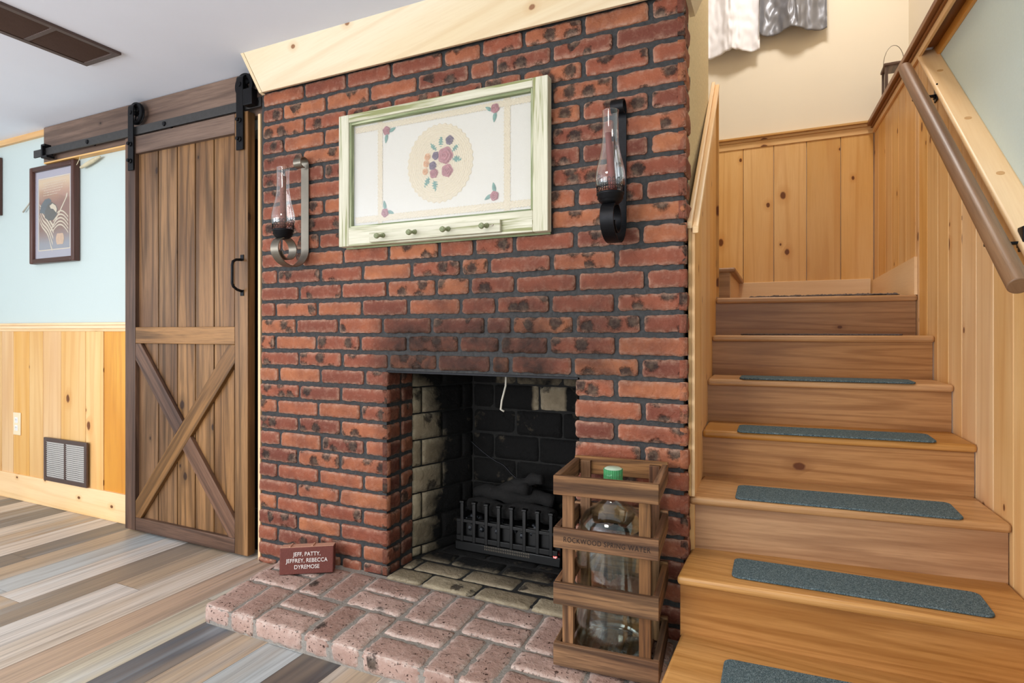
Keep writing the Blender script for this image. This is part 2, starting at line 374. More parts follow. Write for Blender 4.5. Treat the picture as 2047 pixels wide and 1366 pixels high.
# plank n covers x from -1.920+n*PW ... spec index -1 is the slate plank touching the hearth's corner
for n in range(-26, 22):
    x0 = -1.759+n*PW
    names = spec.get(n, [random.choice(list(tones)), random.choice(list(tones))])
    cut = -1.0+.55*math.sin(n*2.3)
    ys = [-5.2, cut-1.6, cut-.1, cut+1.3 if cut+1.3 < WL else WL+.03]
    segs = [(-5.2, cut-1.2, random.choice(list(tones))), (cut-1.2, cut+.1, names[1]), (cut+.1, WL+.02, names[0])]
    if n in (-1, -6, -10, 2, 1, -8, -2): segs[1] = (segs[1][0], segs[1][1], names[0])
    for y0, y1, nm in segs:
        c = L(tones[nm]); k = random.uniform(.94, 1.06); uo = random.random()*20
        b = len(fl.v); g_ = .0006
        fl.v += [Vector((x0+g_, y0+g_, 0)), Vector((x0+PW-g_, y0+g_, 0)), Vector((x0+PW-g_, y1-g_, 0)), Vector((x0+g_, y1-g_, 0))]
        fl.face([b, b+1, b+2, b+3], [(uo+y0, x0), (uo+y0, x0+PW), (uo+y1, x0+PW), (uo+y1, x0)], (c[0]*k, c[1]*k, c[2]*k))
b = len(fl.v); fl.v += [Vector((-5.95, -5.2, -.002)), Vector((1.8, -5.2, -.002)), Vector((1.8, 2.3, -.002)), Vector((-5.95, 2.3, -.002))]
fl.face([b, b+1, b+2, b+3], [(0, 0)]*4, (.03, .025, .02))
struct(fl.build('floor', 'floor_vinyl'))

# ------------------------------------------------------------------ room shell
m = MB(); m.box((-5.95, -5.2, CEIL), (-.27, WL+.1, CEIL+.15)); m.box((-.27, -5.2, CEIL), (1.6, -.6, CEIL+.15)); struct(m.build('ceiling', 'ceiling_paint'))
m = MB(); m.box((-5.95, WL, 0), (-3.0, WL+.1, CEIL)); m.box((-3.0, WL, 2.06), (-2.215, WL+.1, CEIL)); struct(m.build('wall_left', 'aqua_paint'))
m = MB(); m.box((-3.0, WL+.5, 0), (-2.2, WL+.52, 2.3)); m.box((-3.02, WL+.1, 0), (-3.0, WL+.52, 2.3)); m.box((-3.02, WL+.1, 2.3), (-2.18, WL+.52, 2.32)); m.box((-2.20, WL+.1, 0), (-2.18, WL+.52, 2.3)); struct(m.build('wall_closet', 'duct_dark'))
m = MB(); m.box((-5.97, -5.2, 0), (-5.95, .2, .75)); m.box((-5.97, -5.2, 1.95), (-5.95, .2, CEIL)); m.box((-5.97, -1.6, .75), (-5.95, .2, 1.95)); struct(m.build('wall_far_left', 'aqua_paint'))
m = MB(); m.box((-2.222, .016, 0), (-2.2065, WL, 2.10), 2, tn=(.3, .6, 0)); m.box((-2.236, .030, 0), (-2.222, WL, 2.10), 2, tn=(.7, .6, 0)); struct(m.build('door_1', 'pine_pale', bevel=.002))
# panelling of the left wall
m = MB(); e_ = [-5.94, -5.80, -5.66, -5.53, -5.4, -5.24, -5.1, -4.93, -4.77, -4.613, -4.473, -4.286, -4.134, -3.94, -3.689, -3.515]
tw = [.5, .4, .6, .5, .5, .4, .6, .5, .3, .55, .6, .35, .5, .45, .85]
for i in range(len(e_)-1):
    m.box((e_[i]+.002, WL-.016, .15), (e_[i+1]-.002, WL, 1.10), 2, tn=(random.random(), tw[i], 0))
struct(m.build('trim_1', 'pine', bevel=.0025))
m = MB(); m.box((-3.513, WL-.012, .15), (-3.0, WL, 1.10), 2, tn=(.31, .6, 0)); struct(m.build('trim_2', 'pine_amber'))
m = MB(); m.box((-5.94, WL-.028, 1.092), (-3.0, WL, 1.112), 0, tn=(.2, .7, 0)); m.box((-5.94, WL-.020, 1.075), (-3.0, WL-.001, 1.093), 0, tn=(.6, .5, 0)); m.box((-5.94, WL-.035, 1.112), (-3.0, WL, 1.127), 0, tn=(.4, .8, 0)); struct(m.build('trim_3', 'pine_pale', bevel=.003))
m = MB(); m.box((-5.94, WL-.026, 0), (-3.0, WL, .163), 0, tn=(.83, .9, 0)); struct(m.build('baseboard_left', 'pine_pale', bevel=.003))
m = MB(); m.box((-5.94, WL-.02, CEIL-.035), (-4.06, WL, CEIL), 0, tn=(.5, .5, 0)); struct(m.build('trim_4', 'pine'))

# ------------------------------------------------------------------ brick fireplace
FP = thing('brick_fireplace', (-1.2, .1, 0), 'red brick fireplace and chimney breast with thick grey mortar and a sooty black firebox', 'fireplace')
ROWS = {14: [-1.922, -1.681, -1.445, -1.197, -1.027, -0.85, -0.622, -0.387], 13: [-2.05, -1.795, -1.558, -1.318, -1.078, -0.969, -0.739, -0.51],
 12: [-1.922, -1.681, -1.441, -1.209, -1.019, -0.856, -0.621, -0.388], 11: [-2.046, -1.806, -1.57, -1.33, -1.09, -.96, -0.742, -0.51],
 10: [-1.932, -1.69, -1.45, -1.21, -1.0, -.85, -0.627, -0.39], 9: [-2.046, -1.809, -1.57, -1.33, -1.1, -.97, -0.743, -0.505],
 8: [-1.928, -1.69, -1.45, -1.21, -1.0, -.86, -0.629, -0.39], 7: [-2.037, -1.809, -1.57, -1.33, -1.1, -.97, -0.743], 6: [-1.928, -1.69, -1.45, -1.21, -1.0, -.87, -0.648, -0.406],
 5: [-2.062, -1.835, -1.59, -1.35, -1.1, -.98, -0.747], 4: [-1.937, -1.699, -1.46, -1.215, -1.058, -0.888, -0.651, -0.418],
 3: [-2.085, -1.829, -1.596, -1.346, -1.116, -0.993, -0.741, -0.502], 2: [-1.953, -1.708, -1.468, -1.229, -1.076, -0.884, -0.643, -0.403],
 1: [-2.096, -1.846, -1.6, -1.363, -1.117, -0.963, -0.744, -0.505], 0: [-1.971, -1.726, -1.491, -1.249, -1.008, -0.898, -0.654, -0.416],
 -1: [-2.099, -1.852, -1.608, -1.366, -1.125, -0.949, -0.751, -0.502], -2: [-1.954, -1.707, -1.461, -1.224, -0.985, -0.905, -0.66, -0.422],
 -3: [-2.076, -1.827, -1.583, -0.505], -4: [-1.951, -1.714, -0.411], -5: [-2.087, -1.841, -1.605, -0.505], -6: [-1.958, -1.714, -0.413],
 -7: [-2.068, -1.823, -1.585, -0.509], -8: [-1.963, -1.719, -0.413], -9: [-2.084, -1.838, -1.59, -0.505], -10: [-1.963, -1.719, -0.413],
 -11: [-2.09, -1.838, -1.597, -0.505], -12: [-1.963, -1.714, -0.413], -13: [-2.085, -1.835, -1.597, -0.505], -14: [-1.952, -1.711, -1.597, -0.413], -15: [-2.09, -1.96, -1.7, -1.55, -0.413]}
OL, OR, OT = -1.462, -.65, .907                # opening left, right, top
def brick(mb, mp, u0, u1, v0, v1, rl=True, rr=True, depth=.024, rag=1., cell=.009, soot=None, rnd=None, puff=.0036):
    """one brick face; mp(u,v,d) maps to the world with d the height above the face plane"""
    nu = max(4, int((u1-u0)/cell)); nv = max(4, int((v1-v0)/cell)); sd = random.random()*100; r = random.random() if rnd is None else rnd
    b = len(mb.v); off = random.uniform(-.002, .002)
    tilt = random.uniform(-.012, .012)
    def soo(u, v): return soot(u, v) if soot else 0.
    tab = []
    for j in range(nv+1):
        for i in range(nu+1):
            u = u0+(u1-u0)*i/nu; v = v0+(v1-v0)*j/nv
            eu = min(i if rl else 99, (nu-i) if rr else 99); ev = min(j, nv-j); ed = min(eu, ev)
            n = mn.noise(Vector((u*38+sd, v*38, sd))); n2 = mn.noise(Vector((u*14+sd, v*14, sd+5)))
            jag = .0034*rag*(1 if ed == 0 else .45)
            du = jag*mn.noise(Vector((u*60, v*60, sd+1))) if not (eu == 99 and (i == 0 or i == nu)) else 0
            dv = jag*1.3*mn.noise(Vector((u*45, v*60, sd+2)))
            if not rl and i == 0: du = 0
            if not rr and i == nu: du = 0
            if eu == 0 and ev == 0: du += .003*(1 if i == 0 else -1); dv += .003*(1 if j == 0 else -1)
            d = off+puff*rag*(n*.7+n2)+(-.006 if ed == 0 else (-.0008 if ed == 1 else 0))+tilt*(v-(v0+v1)/2)
            if not rl and i == 0 or not rr and i == nu: d = min(d, 0)*.4
            mb.v.append(Vector(mp(u+du, v+dv, d))); tab.append((r, soo(u, v), 1. if ed == 0 else .18 if ed == 1 else 0., u-u0, v-v0))
    W = nu+1
    for j in range(nv):
        for i in range(nu):
            q = [j*W+i, j*W+i+1, (j+1)*W+i+1, (j+1)*W+i]
            mb.face([b+k for k in q], [(tab[k][3], tab[k][4]) for k in q], tuple(tab[k][:3] for k in q))
    ring = [i for i in range(nu+1)]+[j*W+nu for j in range(1, nv+1)]+[nv*W+i for i in range(nu-1, -1, -1)]+[j*W for j in range(nv-1, 0, -1)]
    b2 = len(mb.v); inv = []
    for k in ring:
        j, i = divmod(k, W); u = u0+(u1-u0)*i/nu; v = v0+(v1-v0)*j/nv; mb.v.append(Vector(mp(u, v, -depth)))
    N = len(ring)
    for k in range(N):
        k2 = (k+1) % N; a, c_ = ring[k], ring[k2]
        mb.face([b+c_, b+a, b2+k, b2+k2], [(tab[c_][3], tab[c_][4]), (tab[a][3], tab[a][4]), (tab[a][3], tab[a][4]), (tab[c_][3], tab[c_][4])],
                (tab[c_][:2]+(.3,), tab[a][:2]+(.3,), tab[a][:2]+(0,), tab[c_][:2]+(0,)))
def smst(a, b, x):
    x = max(0, min(1, (x-a)/(b-a))); return x*x*(3-2*x)
def soot_face(X, z):
    k = smst(-1.62, -1.40, X)*(1-smst(-.78, -.62, X))*smst(.88, .92, z)*(1-smst(1.02, 1.26, z))
    k = max(k*.82, .5*smst(-1.5, -1.1, X)*(1-smst(-.6, -.2, X))*(1-smst(1.1, 1.5, z))*smst(.88, .92, z))
    j = .5*smst(OL-.09, OL+.0, X)*(1-smst(.8, 1.0, z)) if X < -1 else 0
    return max(k, j*.6)
fb = MB()
front = lambda u, v, d: (u, -d, v)
for k, xs in ROWS.items():
    pt = .0750 if k >= 0 else .0737
    zt = 1.128+k*pt; zb = max(.001, zt-.0575)
    xl = -2.205+.016*zt; xr = -.262-.006*zt
    pts = [xl]+xs+[xr]
    for i in range(len(pts)-1):
        a, b_ = pts[i], pts[i+1]; mj = .0085
        a += mj if i else 0; b_ -= mj if i < len(pts)-2 else 0
        if b_-a < .02: continue
        if k <= -3:
            if a < OL and b_ > OR:
                brick(fb, front, OR, b_, zb, zt, soot=soot_face); b_ = OL
            elif a < OL < b_: b_ = OL
            elif a < OR < b_: a = OR
            elif OL <= a and b_ <= OR: continue
        sl = random.uniform(-.003, .003)
        brick(fb, front, a, b_, zb+random.uniform(-.002, .002), zt+random.uniform(-.003, .0025), rl=True, rr=(i < len(pts)-2 and abs(b_-OL) > .001), soot=soot_face)
    # right return of the chimney
    e0 = .12 if k % 2 else .215
    brick(fb, lambda u, v, d, xr=xr: (xr+d, u, v), .0, e0 if e0 < .2 else .115, zb, zt, rl=False, soot=lambda u, v: 0)
    # left jamb of the opening: face of the corner brick and a second wythe, shade painted in with the soot
    if k <= -3:
        h = .108 if k % 2 else .092
        brick(fb, lambda u, v, d: (OL+d, u, v), .0, .098, zb, zt, rl=False, soot=lambda u, v: .45)
        brick(fb, lambda u, v, d: (OL-.003+d, u, v), .112, .192, zb, zt, soot=lambda u, v: .4)
fb.build('brick_face', 'brick', FP, smooth=True)
# mortar core
m = MB(); yb = .4
m.box((-2.190, .012, .0), (OL-.012, .195, 2.315)); m.box((OR+.012, .012, .0), (-.281, .119, 2.315)); m.box((OL-.012, .012, OT+.004), (OR+.012, .119, 2.315))
m.build('mortar', 'mortar', FP)
m = MB(); m.box((OL-.004, .004, OT-.002), (OR+.01, .119, OT+.006)); m.build('lintel', 'black_iron', FP, bevel=.001)
# firebox: splayed side walls, back wall, its own floor of pale bricks
fx = MB(); BY = .52; BXL, BXR = -1.345, -.80
def wallmap(p0, p1):
    d0 = Vector((p1[0]-p0[0], p1[1]-p0[1])); Ln = d0.length; d0.normalize(); nx, ny = d0.y, -d0.x
    return Ln, (lambda u, v, d: (p0[0]+d0.x*u+nx*d, p0[1]+d0.y*u+ny*d, v))
def firewall(p0, p1, soot, shift):
    Ln, mp = wallmap(p0, p1); z = -.004; r = 0
    while z < .95:
        u = -shift if r % 2 else -shift-.115
        while u < Ln:
            a, b_ = max(0, u), min(Ln, u+.225)
            if b_-a > .02: brick(fx, mp, a, b_, max(z, .07), z+.112, depth=.01, cell=.018, soot=soot, puff=.001, rag=.6)
            u += .232
        z += .119; r += 1
ss = lambda u, v: min(1.2, .18+smst(-.02, .24, u+.03*math.sin(v*9)-.02)*1.15+.5*smst(.8, .9, v))
firewall((-1.472, .195), (BXL, BY), ss, .06)
sb = lambda u, v: 1.15-(.78 if .705 < v < .826 and .31 < u < .47 else .35 if v > .826 and u > .12 else .12 if .55 < v < .7 and u < .25 else 0)
firewall((BXL, BY), (BXR, BY), sb, .0)
firewall((BXR, BY), (OR+.01, .195), lambda u, v: 1.15, .0)
fx.build('firebox_brick', 'fire_brick', FP, smooth=True)
m = MB()
for p0, p1 in (((-1.478, .2), (BXL-.004, BY+.01)), ((BXL-.06, BY), (BXR+.06, BY)), ((BXR+.004, BY+.01), (OR+.01, .2))):
    Ln, mp = wallmap(p0, p1)
    m.hexa([mp(0, .0, -.06), mp(Ln, 0, -.06), mp(0, 0, -.006), mp(Ln, 0, -.006), mp(0, .96, -.06), mp(Ln, .96, -.06), mp(0, .96, -.006), mp(Ln, .96, -.006)])
m.box((-1.55, .119, .95), (-.6, .66, .97)); m.box((-1.56, .60, 0), (-.59, .64, .97)); m.box((-1.56, .196, 0), (-1.535, .6, .97)); m.box((-.615, .12, 0), (-.59, .6, .97)); m.build('firebox_mortar', 'fire_mortar', FP)
# hearth: basket weave paving, edges shown on the front and the left
hb = MB(); HZ = .07
def shear(u, v):
    k = .15*(1-smst(-1.95, -.9, u))+.03; return u-(v+.49)*k*(1 if v < .02 else 0)-(0 if v < .02 else .0)
top = lambda u, v, d: (shear(u, v), v, HZ+d)
ux = [-1.915, -1.664, -1.438, -1.197, -.968, -.735, -.50, -.285]; uy = [-.487, -.262, -.022]
hs = lambda u, v: .10*smst(-.2, .3, v)
for r in range(2):
    for i in range(7):
        x0, x1, y0, y1 = ux[i], ux[i+1], uy[r], uy[r+1]
        if (i+r) % 2 == 0:
            xm = (x0+x1)/2+random.uniform(-.005, .005)
            for a, b_ in ((x0, xm), (xm, x1)): brick(hb, top, a+.006, b_-.006, y0+(.0 if r == 0 else .006), y1-.006, cell=.013, soot=hs, puff=.0022, rag=1.6, rl=True)
        else:
            ym = (y0+y1)/2
            for a, b_ in ((y0, ym), (ym, y1)): brick(hb, top, x0+.006, x1-.006, a+(.0 if r == 0 and a == y0 else .006), b_-.006, cell=.013, soot=hs, puff=.0022, rag=1.6)
        if r == 0:
            fr = lambda u, v, d: (u, -.489-d, v)
            if (i+r) % 2 == 0:
                for a, b_ in ((x0, xm), (xm, x1)): brick(hb, fr, a+.007, b_-.007, .004, HZ-.003, cell=.012, puff=.002, rag=1.4)
            else: brick(hb, fr, x0+.007, x1-.007, .004, HZ-.003, cell=.012, puff=.002, rag=1.4)
for a, b_ in ((-.487, -.27), (-.262, -.02)): brick(hb, lambda u, v, d: (shear(-1.915, u)-d-.002, u, v), a, b_, .004, HZ-.003, cell=.014, puff=.002)
hb.build('hearth_paving', 'hearth_brick', FP, smooth=True)
m = MB(); q = [(-1.912, -.485), (-.285, -.485), (shear(-1.912, .0), .01), (-.285, .01)]
m.hexa([q[0]+(0,), q[1]+(0,), q[2]+(0,), q[3]+(0,), q[0]+(HZ-.0065,), q[1]+(HZ-.0065,), q[2]+(HZ-.0065,), q[3]+(HZ-.0065,)])
m.build('hearth_mortar', 'hearth_mortar', FP)
ib = MB(); y = -.018; r = 0
while y < .5:
    xx = -1.52-(.115 if r % 2 else .0)
    while xx < -.62:
        a, b_ = max(xx, -1.455 if y < .19 else -1.44), min(xx+.226, -.655)
        if b_-a > .03: brick(ib, lambda u, v, d: (u, v, HZ+.003+d), a, b_, y, y+.102, cell=.014, soot=lambda u, v: min(1.1, .22+.95*smst(.06, .34, v)), puff=.0012)
        xx += .236
    y += .112; r += 1
ib.build('firebox_floor', 'fire_brick', FP, smooth=True)
m = MB(); m.box((-1.56, .0, 0), (-.6, .56, HZ-.003)); m.build('firebox_base', 'fire_mortar', FP)
m = MB(); m.tube([(-.975, .12, .93), (-.978, .12, .86), (-.995, .12, .80), (-1.0, .12, .765), (-.985, .12, .758)], .0042, 8); m.build('damper_rod', 'wire_white', FP, smooth=True)

# crown board around the top of the chimney breast
def crown(mb, p, tn):   # p = (bottom-a, bottom-b, top-a, top-b) outer face points and an inward vector
    a, b_, c_, d_, inn = p; inn = Vector(inn)
    a, b_, c_, d_ = map(Vector, (a, b_, c_, d_))
    mb.hexa([a, b_, a+inn, b_+inn, c_, d_, c_+inn, d_+inn], 0, tn)
m = MB()
crown(m, ((-2.145, -.028, 2.172), (-.262, -.028, 2.172), (-2.172, -.105, CEIL), (-.19, -.105, CEIL), (0, .018, .004)), (.37, .7, 0))
struct(m.build('trim_5', 'pine_light', bevel=.0012))
m = MB()
m.hexa([(-2.147, -.028, 2.172), (-2.147, -.008, 2.168), (-2.163, -.028, 2.172), (-2.166, -.008, 2.168), (-2.174, -.105, CEIL), (-2.174, -.085, CEIL), (-2.192, -.105, CEIL), (-2.2, -.085, CEIL)], 2, (.6, .4, 0))
m.hexa([(-.262, -.028, 2.172), (-.262, .15, 2.172), (-.28, -.028, 2.172), (-.28, .15, 2.172), (-.19, -.105, CEIL), (-.19, .15, CEIL), (-.208, -.105, CEIL), (-.208, .15, CEIL)], 1, (.2, .3, 0))
struct(m.build('trim_6', 'pine_light'))

# ------------------------------------------------------------------ electric log heater
HT = thing('electric_log_heater', (-1.1, .4, HZ+.006), 'black electric fireplace log insert with picket grate and glowing red digits, inside the dark firebox', 'heater')
z0 = HZ+.006
m = MB(); m.box((-1.345, .345, z0), (-.83, .50, z0+.045)); m.box((-1.345, .355, z0+.045), (-.83, .50, z0+.15)); m.build('base', 'plastic_black', HT, bevel=.006)
m = MB()
for i in range(2):
    for j in range(26): m.box((-1.19+j*.0085, .3435, z0+.022+i*.012), (-1.1855+j*.0085, .346, z0+.030+i*.012))
m.build('outlet_grille', 'pewter', HT)
for j in range(8):
    x = -1.30+j*.0615
    m = MB(); m.box((x-.008, .332, z0+.05), (x+.008, .350, z0+.222)); m.box((x-.011, .329, z0+.222), (x+.011, .353, z0+.232)); m.build('grate_picket', 'plastic_black', HT, bevel=.002)
m = MB(); m.box((-1.33, .334, z0+.052), (-.84, .345, z0+.075)); m.box((-1.33, .334, z0+.135), (-.84, .345, z0+.15)); m.build('grate_bar', 'plastic_black', HT, bevel=.002)
m = MB()
for j in range(60):
    x = random.uniform(-1.31, -.86); zz = random.uniform(.155, .2); s_ = random.uniform(.008, .016); yy = random.uniform(.355, .39)
    m.grid(lambda a, b_: (x+s_*math.cos(a*2*PI)*math.sin(b_*PI), yy+s_*math.sin(a*2*PI)*math.sin(b_*PI), z0+zz+s_*math.cos(b_*PI)-.05), 6, 4, closeu=True)
m.build('ember_bed', 'ember', HT)['kind'] = 'stuff'
for (x0, y0, zz0, x1, y1, zz1, r) in ((-1.31, .42, .19, -.88, .40, .20, .036), (-1.29, .45, .24, -1.0, .40, .31, .030), (-1.18, .40, .26, -.90, .46, .25, .032), (-1.10, .43, .30, -.93, .40, .36, .024)):
    m = MB(); pts = []; rr = []
    for i in range(13):
        f = i/12; pts.append((x0+(x1-x0)*f, y0+(y1-y0)*f+.006*math.sin(f*9+x0*9), zz0+(zz1-zz0)*f+z0+.006*math.sin(f*11))); rr.append(r*(1+.12*math.sin(f*17+r*99))*(1 if 0 < i < 12 else .8))
    m.tube(pts, rr, 14); m.build('log', 'log_char', HT, smooth=True)
text('display_digits', '0F', T(-.853, .3425, z0+.047) @ FRONT, .018, 'led_red', HT)
m = MB(); pts = []
for i in range(30):
    f = i/29; pts.append((-1.325+.30*f, .46-.02*f, .555-.10*math.sin(min(1, f*1.3)*PI/2)-.22*max(0, f-.6)+.0008*math.sin(i*8)))
rr = [.0045 if i % 2 else .0035 for i in range(30)]; m.tube(pts, rr, 8); m.build('power_conduit', 'black_iron', HT, smooth=True)

# ------------------------------------------------------------------ engraved brick
a_ = math.atan2(.117, .183); Mb = T(-1.856, -.198, HZ+.004) @ Matrix.Rotation(a_, 4, 'Z') @ Matrix.Rotation(-.10, 4, 'X')
BK = tag(MB().box((0, 0, 0), (.215, .057, .107), M=Mb).build('engraved_brick', 'engraved_brick', bevel=.004), 'small dark red brick with three lines of white lettering, leaning against the chimney', 'brick')
m = MB(); m.box((.001, .004, .1065), (.214, .0555, .1088), M=Mb); m.build('brick_top', 'brick_side', BK, bevel=.001)
for x in (.035, .125): m = MB(); m.box((x, .003, .108), (x+.007, .056, .1125), M=Mb); m.build('rib', 'brick_side', BK, bevel=.001)
for i, s_ in enumerate(('JEFF, PATTY,', 'JEFFREY, REBECCA', 'DYREMOSE')):
    text('lettering', s_, Mb @ T(.109, -.0008, .080-i*.0255) @ FRONT, .0225, 'letter_white', BK, extrude=.0008, xs=.90)

# ------------------------------------------------------------------ water crate with bottle
CR = thing('wooden_water_crate', (-.455, -.17, HZ), 'tall weathered slatted wooden crate with faded stencilled words, standing on the hearth beside the stairs', 'crate')
cx0, cx1, cy0, cy1, cz0, cz1 = -.603, -.307, -.322, -.048, HZ+.006, .648
th_ = .0155
Mc = T(-.607, -.332, 0) @ Matrix.Rotation(.075, 4, 'Z') @ T(.607, .332, 0)
def cbox(lo, hi, g=None, tn=None, nm='slat'):
    m = MB(); m.box(lo, hi, g, tn, Mc); return m.build(nm, 'crate_wood', CR, bevel=.0025)
for x in (cx0+.018, cx1-.018-.034):
    for y in (cy0+th_, cy1-th_-.018): cbox((x, y, cz0+.004), (x+.034, y+.018, cz1-.006), 2, nm='corner_post')
hts = [(.588, .646), (.430, .490), (.262, .326), (.080, .146)]
for i, (a, b_) in enumerate(hts):
    fr_ = cbox((cx0-.006, cy0, a), (cx1+.006, cy0+th_, b_), 0, (random.random(), .35+.2*(i % 2), 0))
    if i == 1:
        text('stencil', 'ROCKWOOD SPRING WATER', Mc @ T((cx0+cx1)/2+.004, cy0-.0006, (a+b_)/2-.002) @ FRONT, .0215, 'stencil_ink', fr_, extrude=.0003, xs=.80, font_space=1.12)
    cbox((cx0-.006, cy1-th_, a+.006), (cx1+.006, cy1, b_+.006), 0)
    cbox((cx0-.006, cy0+th_+.0005, a), (cx0+.012, cy1-th_-.0005, b_), 1)
    cbox((cx1-.012, cy0+th_+.0005, a), (cx1+.006, cy1-th_-.0005, b_), 1)
for i in range(3): cbox((cx0+.02+i*.085, cy0+th_+.001, cz0), (cx0+.09+i*.085, cy1-th_-.001, cz0+.010), 1, nm='floor_slat')
BT = thing('glass_water_bottle', tuple(Mc @ Vector(((cx0+cx1)/2, (cy0+cy1)/2, cz0+.01))), 'large clear glass water bottle with a green cap, inside the wooden crate', 'bottle')
bx, by, bz = ORG[BT.name]; R = .112
prof = [(0, .012), (.05, .006), (.096, .004), (.109, .015), (R, .04), (R, .12), (R-.002, .13), (R, .14), (R, .25), (R-.002, .26), (R, .27), (R, .33), (R-.003, .37), (R-.012, .40), (R-.028, .425), (.055, .445), (.034, .462), (.0265, .48), (.0245, .50), (.0245, .535), (.028, .538), (.028, .548), (.022, .55)]
def dense(p, k=3):
    out = []
    for i in range(len(p)-1):
        for j in range(k): out.append((p[i][0]+(p[i+1][0]-p[i][0])*j/k, p[i][1]+(p[i+1][1]-p[i][1])*j/k))
    return out+[p[-1]]
MB().lathe(prof, 48, (bx, by, bz)).build('glass_body', 'bottle_glass', BT, smooth=True, solid=.003)
MB().lathe([(0, .5655), (.022, .5655), (.0275, .562)], 32, (bx, by, bz)).build('cap_top', 'cap_top', BT, smooth=True)
m = MB()
m.grid(lambda a, t_: (bx+(.0285+.0012*(math.cos(a*2*PI*30) > 0))*math.cos(a*2*PI), by+(.0285+.0012*(math.cos(a*2*PI*30) > 0))*math.sin(a*2*PI), bz+.528+.034*t_), 120, 2, closeu=True)
m.build('cap', 'cap_green', BT)

# ------------------------------------------------------------------ barn door, its hangers and the track
BD = thing('sliding_barn_door', (-2.66, .02, .012), 'tall dark stained plank barn door with X brace and black pull handle, left of the brick chimney', 'door')
dx0, dx1, dz0, dz1 = -3.200, -2.270, .012, 2.118
px_ = [-3.155, -2.956, -2.805, -2.668, -2.53, -2.384, -2.33]
m = MB()
for i in range(len(px_)-1): m.box((px_[i]+.004, .022, dz0+.02), (px_[i+1]-.004, .040, dz1-.02), 2, (random.random(), [.75, .5, .75, .7, .8, .5][i], 0))
m.build('plank_panel', 'barn_gold', BD, bevel=.003)
m = MB(); m.box((dx0+.02, .036, dz0+.02), (dx1-.02, .043, dz1-.02), 2); m.build('backing', 'duct_dark', BD)
for a, b_, t_, mt in ((dx0, -3.115, (.12, .35, 0), 'barn_dark'), (-2.358, dx1, (.66, .55, 0), 'barn_gold')):
    m = MB(); m.box((a, 0, dz0), (b_, .043, dz1), 2, t_); m.build('stile', mt, BD, bevel=.003)
for a, b_, t_, mt in ((2.025, dz1, (.4, .55, 0), 'header_wood'), (1.012, 1.098, (.86, .8, 0), 'barn_gold'), (dz0, .082, (.22, .3, 0), 'barn_dark')):
    m = MB(); m.box((-3.113, .001, a), (-2.360, .030, b_), 0, t_); m.build('rail', mt, BD, bevel=.003)
def clip(poly, ax, val, keep_less):
    out = []
    for i in range(len(poly)):
        p, q = poly[i-1], poly[i]; ip = (p[ax] <= val) == keep_less or p[ax] == val; iq = (q[ax] <= val) == keep_less or q[ax] == val
        if ip != iq:
            f = (val-p[ax])/(q[ax]-p[ax]); out.append((p[0]+(q[0]-p[0])*f, p[1]+(q[1]-p[1])*f))
        if iq: out.append(q)
    return out
def brace(p, q, wd, s0, s1, mt, tn):
    """board laid corner to corner, cut off flush along the stiles and rails"""
    p, q = Vector(p), Vector(q); d = (q-p).normalized(); n = Vector((-d.y, d.x)); hw = wd/2
    P = [tuple(p+d*s0-n*hw), tuple(p+d*s1-n*hw), tuple(p+d*s1+n*hw), tuple(p+d*s0+n*hw)]
    for ax, v_, less in ((0, -3.1135, False), (0, -2.3595, True), (1, .0825, False), (1, 1.0115, True)): P = clip(P, ax, v_, less)
    if sum(P[i-1][0]*P[i][1]-P[i][0]*P[i-1][1] for i in range(len(P))) < 0: P = P[::-1]
    m = MB(); k = len(P); m.v = [Vector((a[0], .0015, a[1])) for a in P]+[Vector((a[0], .0225, a[1])) for a in P]
    uvf = [((Vector(a)-p).dot(d), (Vector(a)-p).dot(n)) for a in P]
    m.face(range(k), uvf, tn); m.face([2*k-1-i for i in range(k)], uvf[::-1], tn)
    for i in range(k): j = (i+1) % k; m.face([j, i, k+i, k+j], [uvf[j], uvf[i], (uvf[i][0], uvf[i][1]+.02), (uvf[j][0], uvf[j][1]+.02)], tn)
    return m.build('brace', mt, BD, bevel=.002)
A0, A1 = (-3.113, 1.012-.02), (-2.360, .082+.02); R0, R1 = (-3.113, .082+.02), (-2.360, 1.012-.02)
LB = (Vector(A1)-Vector(A0)).length; sn = math.sin(2*math.atan2(.89, .753)); g_ = .045/abs(sn)
brace(R0, R1, .088, -.15, LB+.15, 'barn_gold', (.93, .5, 0))
